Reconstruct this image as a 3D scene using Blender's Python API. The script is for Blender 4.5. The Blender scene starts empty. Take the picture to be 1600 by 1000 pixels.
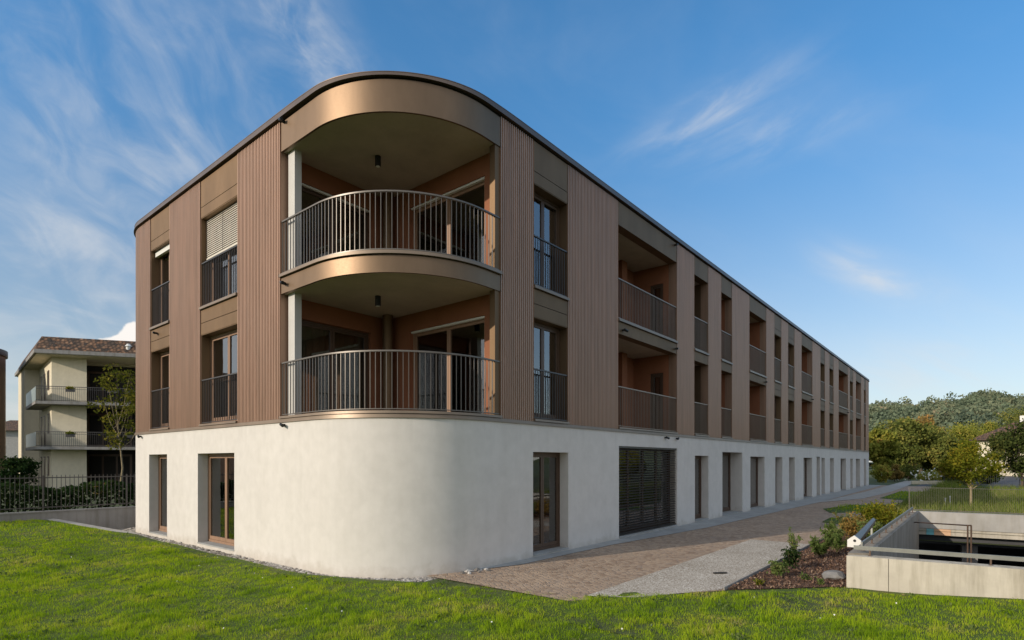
import bpy, bmesh, math, random
import numpy as np
from mathutils import Vector
random.seed(7); RNG = np.random.default_rng(11)
S = bpy.context.scene
COL = S.collection
R_ = math.radians
# ------------------------------------------------------------------ materials
def nmat(name):
    m = bpy.data.materials.new(name); m.use_nodes = True
    nt = m.node_tree; b = nt.nodes['Principled BSDF']
    return m, nt, b
def link(nt, a, b): nt.links.new(a, b)
def texco(nt, scale=(1, 1, 1), rot=(0, 0, 0)):
    g = nt.nodes.new('ShaderNodeNewGeometry'); mp = nt.nodes.new('ShaderNodeMapping')
    mp.inputs['Scale'].default_value = scale; mp.inputs['Rotation'].default_value = rot
    link(nt, g.outputs['Position'], mp.inputs['Vector']); return mp.outputs['Vector']
def noise(nt, vec, scale, detail=5, rough=.6):
    n = nt.nodes.new('ShaderNodeTexNoise'); n.inputs['Scale'].default_value = scale
    n.inputs['Detail'].default_value = detail; n.inputs['Roughness'].default_value = rough
    link(nt, vec, n.inputs['Vector']); return n.outputs['Fac']
def ramp(nt, fac, stops):
    r = nt.nodes.new('ShaderNodeValToRGB'); e = r.color_ramp.elements
    while len(e) < len(stops): e.new(.5)
    for i, (p, c) in enumerate(stops):
        e[i].position = p; e[i].color = (*c, 1) if len(c) == 3 else c
    link(nt, fac, r.inputs['Fac']); return r.outputs['Color']
def mix(nt, fac, a, b, mode='MIX'):
    m = nt.nodes.new('ShaderNodeMix'); m.data_type = 'RGBA'; m.blend_type = mode
    for s, v in ((0, fac), (6, a), (7, b)):
        if hasattr(v, 'node'): link(nt, v, m.inputs[s])
        else: m.inputs[s].default_value = v if s == 0 else (*v, 1)
    return m.outputs[2]
def bump(nt, b, h, strength=.3, dist=.01):
    n = nt.nodes.new('ShaderNodeBump'); n.inputs['Strength'].default_value = strength
    n.inputs['Distance'].default_value = dist
    link(nt, h, n.inputs['Height']); link(nt, n.outputs['Normal'], b.inputs['Normal'])
def mat(name, c, rough=.7, metal=0., var=.12, sc=3., fine=None, bs=0., bd=.004, stretch=(1, 1, 1), spec=None):
    """plain surface: two scales of noise on the colour, optional bump"""
    m, nt, b = nmat(name); v = texco(nt, stretch)
    f = noise(nt, v, sc)
    lo = tuple(x * (1 - var) for x in c); hi = tuple(min(1, x * (1 + var)) for x in c)
    col = ramp(nt, f, [(.3, lo), (.7, hi)])
    if fine:
        f2 = noise(nt, v, fine, 3)
        col = mix(nt, .5, col, ramp(nt, f2, [(.3, (.82,) * 3), (.7, (1.12,) * 3)]), 'MULTIPLY') if False else mix(nt, 1., col, ramp(nt, f2, [(.3, (1 - var * .6,) * 3), (.7, (1,) * 3)]), 'MULTIPLY')
        if bs: bump(nt, b, f2, bs, bd)
    link(nt, col, b.inputs['Base Color'])
    b.inputs['Roughness'].default_value = rough; b.inputs['Metallic'].default_value = metal
    if spec is not None: b.inputs['Specular IOR Level'].default_value = spec
    return m
def plaster(name, c):
    m, nt, b = nmat(name); v = texco(nt)
    big = noise(nt, v, .5, 4); mid = noise(nt, v, 4, 5); fine = noise(nt, v, 55, 4, .7)
    col = ramp(nt, big, [(.3, tuple(x * .93 for x in c)), (.7, c)])
    col = mix(nt, 1., col, ramp(nt, mid, [(.3, (.93, .93, .925)), (.65, (1, 1, 1))]), 'MULTIPLY')
    st = noise(nt, texco(nt, (2.2, 2.2, .12)), 1.6, 4)
    col = mix(nt, 1., col, ramp(nt, st, [(.30, (.965, .962, .955)), (.6, (1, 1, 1))]), 'MULTIPLY')
    # splash dirt along the foot of the wall, drips below the metal trim
    sp = nt.nodes.new('ShaderNodeSeparateXYZ'); link(nt, texco(nt), sp.inputs[0])
    dr = noise(nt, texco(nt, (1, 1, .06)), 5, 3); hi = nt.nodes.new('ShaderNodeMapRange'); hi.inputs[1].default_value = 2.35; hi.inputs[2].default_value = 3.05; link(nt, sp.outputs['Z'], hi.inputs[0])
    dm = nt.nodes.new('ShaderNodeMath'); dm.operation = 'MULTIPLY'; link(nt, ramp(nt, dr, [(.52, (0, 0, 0)), (.72, (.5, .5, .5))]), dm.inputs[0]); link(nt, hi.outputs[0], dm.inputs[1])
    col = mix(nt, dm.outputs[0], col, tuple(x * .80 for x in c))
    mr = nt.nodes.new('ShaderNodeMath'); mr.operation = 'MULTIPLY_ADD'; mr.inputs[1].default_value = .45
    link(nt, mid, mr.inputs[0]); link(nt, sp.outputs['Z'], mr.inputs[2])
    col = mix(nt, 1., col, ramp(nt, mr.outputs[0], [(.20, (.84, .82, .78)), (.42, (1, 1, 1))]), 'MULTIPLY')
    link(nt, col, b.inputs['Base Color']); b.inputs['Roughness'].default_value = .9
    b.inputs['Specular IOR Level'].default_value = .2
    bump(nt, b, fine, .35, .006); return m
def cladding(name, c):
    """bronze coated ribbed sheet: every sheet strip a little different, streaks running down"""
    m, nt, b = nmat(name); v = texco(nt, (1, 1, .05))
    f = noise(nt, v, 7, 4); v2 = texco(nt, (1, 1, .03)); f2 = noise(nt, v2, 30, 2); f3 = noise(nt, texco(nt), .7, 3)
    col = ramp(nt, f, [(.25, tuple(x * .72 for x in c)), (.75, (c[0] * 1.2, c[1] * 1.2, c[2] * 1.28))])
    col = mix(nt, 1., col, ramp(nt, f2, [(.3, (.85, .84, .83)), (.7, (1, 1, 1))]), 'MULTIPLY')
    col = mix(nt, ramp(nt, f3, [(.35, (0, 0, 0)), (.7, (.5, .5, .5))]), col, (c[0] * .92, c[1] * .95, c[2] * 1.0))
    link(nt, col, b.inputs['Base Color'])
    b.inputs['Metallic'].default_value = .93; b.inputs['Coat Weight'].default_value = .5; b.inputs['Coat Roughness'].default_value = .35; link(nt, ramp(nt, f, [(.3, (.58,) * 3), (.7, (.66,) * 3)]), b.inputs['Roughness'])
    return m
def bronze(name, c, rough=.38, metal=.75):
    m, nt, b = nmat(name); f = noise(nt, texco(nt, (1, 1, .35)), 1.6, 4); f2 = noise(nt, texco(nt, (1, 1, 4)), 16, 3)
    col = ramp(nt, f, [(.3, tuple(x * .86 for x in c)), (.7, tuple(x * 1.1 for x in c))])
    link(nt, col, b.inputs['Base Color']); b.inputs['Metallic'].default_value = metal
    link(nt, ramp(nt, f2, [(.3, (rough - .01,) * 3), (.7, (rough + .03,) * 3)]), b.inputs['Roughness'])
    bump(nt, b, f, .02, .05); return m
def concrete(name, c, stain=.35):
    m, nt, b = nmat(name); v = texco(nt)
    f = noise(nt, v, 1.3, 6, .65); g = noise(nt, texco(nt, (3, 3, .35)), 1.5, 5); h = noise(nt, v, 45, 3)
    col = ramp(nt, f, [(.3, tuple(x * .8 for x in c)), (.7, tuple(x * 1.08 for x in c))])
    k = 1 - stain
    col = mix(nt, 1., col, ramp(nt, g, [(.32, (k, k * .97, k * .9)), (.55, (1, 1, 1))]), 'MULTIPLY')
    link(nt, col, b.inputs['Base Color']); b.inputs['Roughness'].default_value = .85
    bump(nt, b, h, .25, .004); return m
def glass(name, tint=(.75, .8, .78), rough=.0, refl=1.45, body=None):
    m = bpy.data.materials.new(name); m.use_nodes = True; nt = m.node_tree; nt.nodes.clear()
    o = nt.nodes.new('ShaderNodeOutputMaterial'); t = nt.nodes.new('ShaderNodeBsdfTransparent'); t.inputs[0].default_value = (*tint, 1)
    g = nt.nodes.new('ShaderNodeBsdfGlossy'); g.inputs['Roughness'].default_value = rough
    n = noise(nt, texco(nt), .9, 2); bp = nt.nodes.new('ShaderNodeBump'); bp.inputs['Strength'].default_value = .05; bp.inputs['Distance'].default_value = .05
    link(nt, n, bp.inputs['Height']); link(nt, bp.outputs[0], g.inputs['Normal'])
    f = nt.nodes.new('ShaderNodeFresnel'); f.inputs[0].default_value = refl
    fm = nt.nodes.new('ShaderNodeMath'); fm.operation = 'MULTIPLY_ADD'; fm.inputs[1].default_value = 2.2; fm.inputs[2].default_value = .13; fm.use_clamp = True
    link(nt, f.outputs[0], fm.inputs[0])
    base = t
    if body:
        d = nt.nodes.new('ShaderNodeBsdfDiffuse'); d.inputs[0].default_value = (*body, 1)
        q = nt.nodes.new('ShaderNodeMixShader'); q.inputs[0].default_value = .5
        link(nt, t.outputs[0], q.inputs[1]); link(nt, d.outputs[0], q.inputs[2]); base = q
    x = nt.nodes.new('ShaderNodeMixShader'); link(nt, fm.outputs[0], x.inputs[0]); link(nt, base.outputs[0], x.inputs[1]); link(nt, g.outputs[0], x.inputs[2])
    link(nt, x.outputs[0], o.inputs[0]); return m
def leafmat(name, stops, trans=.35, patch=.6, amp=1.3, off=-.42):
    m = bpy.data.materials.new(name); m.use_nodes = True; nt = m.node_tree; nt.nodes.clear()
    o = nt.nodes.new('ShaderNodeOutputMaterial'); a = nt.nodes.new('ShaderNodeAttribute'); a.attribute_name = 'rnd'
    n = noise(nt, texco(nt), patch, 3)
    mm = nt.nodes.new('ShaderNodeMath'); mm.operation = 'MULTIPLY_ADD'; mm.inputs[1].default_value = .55
    link(nt, a.outputs['Fac'], mm.inputs[0])
    m2 = nt.nodes.new('ShaderNodeMath'); m2.operation = 'MULTIPLY_ADD'; m2.inputs[1].default_value = amp; m2.inputs[2].default_value = off
    link(nt, n, m2.inputs[0]); link(nt, m2.outputs[0], mm.inputs[2])
    col = ramp(nt, mm.outputs[0], stops)
    d = nt.nodes.new('ShaderNodeBsdfDiffuse'); t = nt.nodes.new('ShaderNodeBsdfTranslucent')
    x = nt.nodes.new('ShaderNodeMixShader'); x.inputs[0].default_value = trans
    link(nt, col, d.inputs[0]); link(nt, col, t.inputs[0]); link(nt, d.outputs[0], x.inputs[1]); link(nt, t.outputs[0], x.inputs[2])
    link(nt, x.outputs[0], o.inputs[0]); return m
M = {}
M['plaster'] = plaster('white_plaster', (.70, .665, .625))
M['clad'] = cladding('ribbed_bronze', (.445, .29, .198))
M['bronze'] = bronze('smooth_bronze', (.205, .14, .09), .47, .88)
M['bronze_matt'] = bronze('matt_bronze', (.20, .132, .078), .585, .9)
M['cap'] = bronze('roof_cap_metal', (.165, .125, .10), .45, .7)
M['trim'] = bronze('trim_metal', (.25, .19, .14), .45, .5)
M['dark'] = mat('dark_gap', (.02, .018, .016), .8)
M['terra'] = mat('terracotta_plaster', (.275, .105, .05), .85, var=.1, sc=2, fine=40, bs=.2)
M['ceil'] = mat('loggia_soffit', (.46, .38, .32), .85, var=.13, sc=1.6, fine=30)
M['floor_in'] = mat('interior_floor', (.20, .15, .10), .5)
M['room'] = mat('interior_wall', (.62, .59, .53), .9)
M['slab'] = mat('slab_concrete', (.42, .41, .39), .9)
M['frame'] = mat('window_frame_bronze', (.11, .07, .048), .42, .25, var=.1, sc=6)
M['frame_lit'] = mat('sunlit_frame', (.30, .18, .115), .5, var=.12, sc=8, stretch=(1, 1, .1))  # sunlit copy of the frame brown; the entry above is the shaded copy
M['glass'] = glass('window_glass', (.62, .66, .63))
M['bar'] = mat('railing_steel', (.16, .142, .125), .4, .5, var=.05)
M['bar_bronze'] = mat('railing_bronze', (.25, .195, .15), .4, .5, var=.06)
M['bar_dark'] = mat('railing_anthracite', (.075, .07, .07), .4, .3, var=.05)
M['col'] = mat('column_paint', (.55, .53, .50), .6, var=.05)
M['blind'] = mat('pale_blind', (.66, .61, .52), .5, var=.06)
M['blind_dark'] = mat('brown_blind', (.075, .064, .055), .4, .4, var=.1)
M['black'] = mat('black_metal', (.02, .02, .02), .4, .3)
M['curtain'] = mat('grey_curtain', (.42, .41, .36), .9, var=.08)
M['white'] = mat('white_paint', (.75, .74, .70), .5, var=.04)
M['conc'] = concrete('pale_concrete', (.55, .50, .415), .38)
M['conc_grey'] = concrete('grey_concrete', (.30, .29, .28), .25)
M['conc_shade'] = concrete('shaded_concrete', (.30, .265, .22), .3)  # pale concrete darkened to carry the shade of the inner side wall
M['conc_path'] = concrete('path_concrete', (.40, .385, .36), .15)
M['apron'] = concrete('apron_concrete', (.35, .355, .35), .12)
M['frost'] = mat('frosted_panel', (.30, .36, .36), .3)
M['steel'] = mat('galvanised_steel', (.42, .43, .40), .42, .7, var=.12, sc=5)
M['rail'] = mat('weathered_rail', (.25, .25, .225), .5, .5, var=.15, sc=5)
M['cream'] = plaster('cream_plaster', (.80, .72, .55))
M['bark'] = mat('bark', (.12, .09, .065), .9, var=.3, sc=8, fine=30, bs=.6, bd=.02, stretch=(1, 1, .3))
M['bark_pale'] = mat('pale_bark', (.34, .27, .16), .9, var=.25, sc=8, fine=30, bs=.4, bd=.01)
M['road'] = mat('asphalt', (.07, .07, .075), .85, var=.2, sc=1.2, fine=60, bs=.3)
def build_special():
    # porphyry setts
    m, nt, b = nmat('brown_setts'); v = texco(nt, (1, 1, 1), (0, 0, .5))
    n = nt.nodes.new('ShaderNodeTexNoise'); n.inputs['Scale'].default_value = 1.2; link(nt, v, n.inputs['Vector'])
    wv = mix(nt, .09, v, n.outputs['Color'])
    w = nt.nodes.new('ShaderNodeTexVoronoi'); w.feature = 'F1'; w.inputs['Scale'].default_value = 10.5; w.inputs['Randomness'].default_value = .55; link(nt, wv, w.inputs['Vector'])
    e = nt.nodes.new('ShaderNodeTexVoronoi'); e.feature = 'DISTANCE_TO_EDGE'; e.inputs['Scale'].default_value = 10.5; e.inputs['Randomness'].default_value = .55; link(nt, wv, e.inputs['Vector'])
    sp = nt.nodes.new('ShaderNodeSeparateColor'); link(nt, w.outputs['Color'], sp.inputs[0])
    col = ramp(nt, sp.outputs[0], [(0, (.28, .19, .125)), (.35, (.41, .295, .205)), (.7, (.47, .35, .245)), (1, (.37, .28, .21))])
    col = mix(nt, 1., col, ramp(nt, noise(nt, v, .8, 5), [(.3, (.78, .76, .75)), (.7, (1.1, 1.08, 1.05))]), 'MULTIPLY')
    col = mix(nt, ramp(nt, e.outputs['Distance'], [(.0, (1, 1, 1)), (.09, (0, 0, 0))]), col, (.27, .21, .165))
    link(nt, col, b.inputs['Base Color']); b.inputs['Roughness'].default_value = .75
    bump(nt, b, ramp(nt, e.outputs['Distance'], [(0, (0, 0, 0)), (.15, (1, 1, 1))]), .8, .012); M['setts'] = m
    # gravel-bound path
    m, nt, b = nmat('pale_gravel'); v = texco(nt)
    w = nt.nodes.new('ShaderNodeTexVoronoi'); w.inputs['Scale'].default_value = 40; link(nt, v, w.inputs['Vector'])
    sp = nt.nodes.new('ShaderNodeSeparateColor'); link(nt, w.outputs['Color'], sp.inputs[0])
    col = ramp(nt, sp.outputs[0], [(0, (.40, .35, .29)), (.3, (.52, .475, .41)), (.8, (.64, .595, .53)), (1, (.78, .76, .70))])
    col = mix(nt, 1., col, ramp(nt, noise(nt, v, .9, 5), [(.3, (.82, .80, .77)), (.7, (1.05, 1.05, 1.05))]), 'MULTIPLY')
    col = mix(nt, 1., col, ramp(nt, w.outputs['Distance'], [(.35, (1, 1, 1)), (.7, (.55, .5, .45))]), 'MULTIPLY')
    link(nt, col, b.inputs['Base Color']); b.inputs['Roughness'].default_value = .9
    bump(nt, b, w.outputs['Distance'], -.9, .012); M['gravel'] = m
    # soil / mulch
    m, nt, b = nmat('bark_mulch'); v = texco(nt, (1, 1.6, 1), (0, 0, .4)); f = noise(nt, v, 22, 6, .75)
    col = ramp(nt, f, [(.3, (.045, .025, .016)), (.5, (.13, .07, .045)), (.7, (.25, .145, .09))])
    link(nt, col, b.inputs['Base Color']); b.inputs['Roughness'].default_value = .95; bump(nt, b, f, 1., .03); M['mulch'] = m
    # turf under the blades
    m, nt, b = nmat('turf'); v = texco(nt); f = noise(nt, v, 1.1, 5); g = noise(nt, v, 40, 4)
    col = ramp(nt, f, [(.3, (.055, .10, .010)), (.55, (.09, .14, .012)), (.75, (.13, .125, .03))])
    col = mix(nt, 1., col, ramp(nt, g, [(.3, (.55, .55, .5)), (.7, (1.1, 1.1, 1))]), 'MULTIPLY')
    link(nt, col, b.inputs['Base Color']); b.inputs['Roughness'].default_value = .95; bump(nt, b, g, 1., .03); M['turf'] = m
    # far ground / meadow
    m, nt, b = nmat('meadow'); v = texco(nt); f = noise(nt, v, .12, 6, .7); g = noise(nt, v, 5, 4)
    col = ramp(nt, f, [(.3, (.035, .055, .014)), (.55, (.075, .095, .025)), (.75, (.12, .105, .045))])
    col = mix(nt, 1., col, ramp(nt, g, [(.3, (.6, .6, .55)), (.7, (1.1, 1.1, 1))]), 'MULTIPLY')
    link(nt, col, b.inputs['Base Color']); b.inputs['Roughness'].default_value = .95; M['meadow'] = m
    # roof tiles
    m, nt, b = nmat('roof_tiles'); v = texco(nt)
    w = nt.nodes.new('ShaderNodeTexVoronoi'); w.inputs['Scale'].default_value = 5.5; w.inputs['Randomness'].default_value = .45; link(nt, v, w.inputs['Vector'])
    sp = nt.nodes.new('ShaderNodeSeparateColor'); link(nt, w.outputs['Color'], sp.inputs[0])
    col = ramp(nt, sp.outputs[0], [(0, (.05, .04, .035)), (.4, (.13, .085, .06)), (.75, (.26, .135, .075)), (1, (.34, .20, .12))])
    col = mix(nt, 1., col, ramp(nt, w.outputs['Distance'], [(.2, (1, 1, 1)), (.6, (.35, .35, .35))]), 'MULTIPLY')
    link(nt, col, b.inputs['Base Color']); b.inputs['Roughness'].default_value = .85; bump(nt, b, w.outputs['Distance'], -1, .04); M['tiles'] = m
build_special()
M['grass'] = leafmat('grass_blades', [(0, (.145, .24, .013)), (.3, (.275, .425, .016)), (.6, (.40, .515, .022)), (.86, (.51, .53, .055)), (1, (.56, .46, .19))], .4, .9, 2.1, -.86)
M['grass_wild'] = leafmat('wild_grass', [(0, (.07, .11, .015)), (.4, (.16, .22, .03)), (.7, (.27, .29, .07)), (1, (.42, .33, .18))], .4, .5)
M['leaf_dark'] = leafmat('dark_leaves', [(0, (0.0708, 0.0949, 0.0263)), (0.4, (0.1446, 0.1714, 0.0422)), (0.75, (0.2734, 0.2635, 0.0632)), (1, (0.4821, 0.3295, 0.0923))], .3, .35)
M['leaf_deep'] = leafmat('deep_green_leaves', [(0, (.03, .045, .015)), (.4, (.06, .085, .025)), (.75, (.11, .13, .035)), (1, (.2, .18, .05))], .3, .5)
M['leaf_mid'] = leafmat('mid_leaves', [(0, (0.1286, 0.1528, 0.0316)), (0.4, (0.2409, 0.2635, 0.0474)), (0.75, (0.3858, 0.3558, 0.0685)), (1, (0.6, 0.3689, 0.1054))], .35, .35)
M['leaf_rust'] = leafmat('rusty_leaves', [(0, (0.1581, 0.1185, 0.0394)), (0.5, (0.3162, 0.2241, 0.066)), (1, (0.6, 0.3162, 0.1054))], .35, .4)
M['leaf_yellow'] = leafmat('yellow_leaves', [(0, (.08, .10, .012)), (.5, (.17, .19, .02)), (1, (.36, .27, .03))], .4, .6)
M['leaf_shrub'] = leafmat('shrub_leaves', [(0, (0.062, 0.093, 0.0232)), (0.4, (0.124, 0.186, 0.0465)), (0.75, (0.2015, 0.2325, 0.0775)), (1, (0.341, 0.248, 0.1085))], .35, 1.5)
M['leaf_slender'] = leafmat('slender_leaves', [(0, (.05, .06, .012)), (.5, (.12, .13, .02)), (1, (.32, .26, .04))], .4, .8)
M['leaf_hedge'] = leafmat('hedge_leaves', [(0, (.012, .028, .010)), (.5, (.025, .05, .016)), (1, (.06, .08, .02))], .25, 1.)
M['leaf_hazed'] = leafmat('hill_wood', [(0, (0.0983, 0.1318, 0.0962)), (0.4, (0.1525, 0.1929, 0.1202)), (0.75, (0.241, 0.2541, 0.1522)), (1, (0.4181, 0.3059, 0.2004))], .2, .022)  # leaf colours lightened and blued to put distance haze into them
# ------------------------------------------------------------------ mesh building
class MB:
    def __init__(s): s.v = []; s.f = []
    def quad(s, pts):
        i = len(s.v); s.v += [tuple(p) for p in pts]; s.f.append(tuple(range(i, i + len(pts)))); return s
    def hexa(s, b, t):
        """bottom 4 (counter-clockwise from above), top 4"""
        i = len(s.v); s.v += [tuple(p) for p in b] + [tuple(p) for p in t]; n = len(b)
        s.f.append(tuple(i + k for k in reversed(range(n)))); s.f.append(tuple(i + n + k for k in range(n)))
        for k in range(n):
            l = (k + 1) % n; s.f.append((i + k, i + l, i + n + l, i + n + k))
        return s
    def prism(s, poly, z0, z1): return s.hexa([(x, y, z0) for x, y in poly], [(x, y, z1) for x, y in poly])
    def box(s, x0, x1, y0, y1, z0, z1):
        if x0 > x1: x0, x1 = x1, x0
        if y0 > y1: y0, y1 = y1, y0
        return s.prism([(x0, y0), (x1, y0), (x1, y1), (x0, y1)], z0, z1)
    def tube(s, pts, rad, n=8, cap=True):
        """pts list of 3D; rad scalar or list"""
        i0 = len(s.v); m = len(pts); rs = rad if isinstance(rad, (list, tuple)) else [rad] * m
        P = [Vector(p) for p in pts]; prev = None
        for k in range(m):
            d = (P[min(k + 1, m - 1)] - P[max(k - 1, 0)]).normalized()
            a = prev if prev is not None and abs(prev.dot(d)) < .95 else (Vector((0, 0, 1)) if abs(d.z) < .9 else Vector((1, 0, 0)))
            x = d.cross(a).normalized(); y = d.cross(x); prev = y.cross(d) if False else a
            for j in range(n):
                t = 2 * math.pi * j / n; s.v.append(tuple(P[k] + (x * math.cos(t) + y * math.sin(t)) * rs[k]))
        for k in range(m - 1):
            for j in range(n):
                l = (j + 1) % n; s.f.append((i0 + k * n + j, i0 + k * n + l, i0 + (k + 1) * n + l, i0 + (k + 1) * n + j))
        if cap:
            s.f.append(tuple(i0 + j for j in reversed(range(n)))); s.f.append(tuple(i0 + (m - 1) * n + j for j in range(n)))
        return s
    def bar(s, a, b, w, h):
        """rectangular bar between two points, w across (horizontal), h vertical"""
        a = Vector(a); b = Vector(b); d = (b - a).normalized()
        up = Vector((0, 0, 1)) if abs(d.z) < .9 else Vector((1, 0, 0))
        x = d.cross(up).normalized() * (w / 2); y = x.cross(d).normalized() * (h / 2)
        return s.hexa([a - x - y, a + x - y, a + x + y, a - x + y][::-1], [b - x - y, b + x - y, b + x + y, b - x + y][::-1])
def finish(me, name, m, smooth=None):
    if m: me.materials.append(m)
    if smooth is not None:
        me.polygons.foreach_set('use_smooth', [True] * len(me.polygons))
        me.set_sharp_from_angle(angle=R_(smooth))
def obj(name, mb, m, parent=None, smooth=None, fix=True):
    me = bpy.data.meshes.new(name); off = parent_loc(parent)
    vs = mb.v if off is None else [(x - off[0], y - off[1], z - off[2]) for x, y, z in mb.v]
    me.from_pydata(vs, [], mb.f)
    if fix:
        b = bmesh.new(); b.from_mesh(me); bmesh.ops.recalc_face_normals(b, faces=b.faces); b.to_mesh(me); b.free()
    me.update(); finish(me, name, m, smooth)
    o = bpy.data.objects.new(name, me); COL.objects.link(o)
    if parent: o.parent = parent
    return o
def parent_loc(p):
    t = None
    while p is not None:
        t = p.location + t if t is not None else p.location.copy(); p = p.parent
    return t
def tag(o, label=None, cat=None, group=None, kind=None):
    for k, v in (('label', label), ('category', cat), ('group', group), ('kind', kind)):
        if v: o[k] = v
    return o
def thing(name, label, cat, loc, group=None):
    o = bpy.data.objects.new(name, None); COL.objects.link(o); o.location = loc; o.empty_display_size = .3
    return tag(o, label, cat, group)
def solo(name, mb, m, label, cat, loc=(0, 0, 0), group=None, smooth=None):
    """a thing that is one mesh, origin at loc"""
    mb.v = [(x - loc[0], y - loc[1], z - loc[2]) for x, y, z in mb.v]
    o = obj(name, mb, m, None, smooth); o.location = loc; return tag(o, label, cat, group)
def struct(name, mb, m, smooth=None): return tag(obj(name, mb, m, None, smooth), kind='structure')
def cards(name, C, size, m, parent=None, loc=None, up=.0, aspect=.55, jit=.35, normal=None):
    """cloud of leaf-shaped quads at the centres C (N,3)"""
    N = len(C); C = np.asarray(C, float)
    d = RNG.normal(size=(N, 3)); d[:, 2] += up; d /= np.linalg.norm(d, axis=1)[:, None] + 1e-9
    e = RNG.normal(size=(N, 3))
    if normal is not None: e = np.cross(d, normal + RNG.normal(size=(N, 3)) * .6)
    e -= (e * d).sum(1)[:, None] * d; e /= np.linalg.norm(e, axis=1)[:, None] + 1e-9
    s = (size * (1 + RNG.uniform(-jit, jit, N)))[:, None]
    off = parent_loc(parent)
    if off is not None: C = C - np.array(off)
    elif loc is not None: C = C - np.array(loc)
    V = np.stack([C - d * s * .5, C + e * s * aspect * .5 - d * s * .05, C + d * s * .5, C - e * s * aspect * .5 - d * s * .05], 1).reshape(-1, 3)
    o = arrmesh(name, V, 4, N, m, RNG.uniform(0, 1, N)); 
    if parent: o.parent = parent
    elif loc is not None: o.location = loc
    return o
def arrmesh(name, V, k, N, m, rnd=None):
    me = bpy.data.meshes.new(name); me.vertices.add(len(V)); me.vertices.foreach_set('co', V.astype(np.float32).ravel())
    me.loops.add(N * k); me.loops.foreach_set('vertex_index', np.arange(N * k, dtype=np.int32))
    me.polygons.add(N); me.polygons.foreach_set('loop_start', np.arange(0, N * k, k, dtype=np.int32))
    try: me.polygons.foreach_set('loop_total', np.full(N, k, np.int32))
    except Exception: pass
    if rnd is not None:
        a = me.attributes.new('rnd', 'FLOAT', 'FACE'); a.data.foreach_set('value', rnd.astype(np.float32))
    me.update(); me.validate(); me.materials.append(m)
    o = bpy.data.objects.new(name, me); COL.objects.link(o); return o
# ------------------------------------------------------------------ camera (building axes: x along the long shaded facade, y along the lit end)
TH = math.atan(730 / 884.); CA, SA = math.cos(TH), math.sin(TH)
cam = bpy.data.cameras.new('camera'); co = bpy.data.objects.new('camera', cam); COL.objects.link(co)
cam.sensor_width = 36; cam.lens = 884 / 1600 * 36; cam.shift_y = 221 / 1600; cam.clip_end = 6000; cam.clip_start = .1
co.location = (0, 0, 2.2); co.rotation_euler = (R_(90), 0, TH - R_(90)); S.camera = co
def dl(D, l): return (D * CA + l * SA, D * SA - l * CA)          # distance along the view, metres to its right -> x, y
def px(x, D): return dl(D, D * (x - 800) / 884.)
def zz(y, D): return 2.2 + (721 - y) * D / 884.
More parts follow.
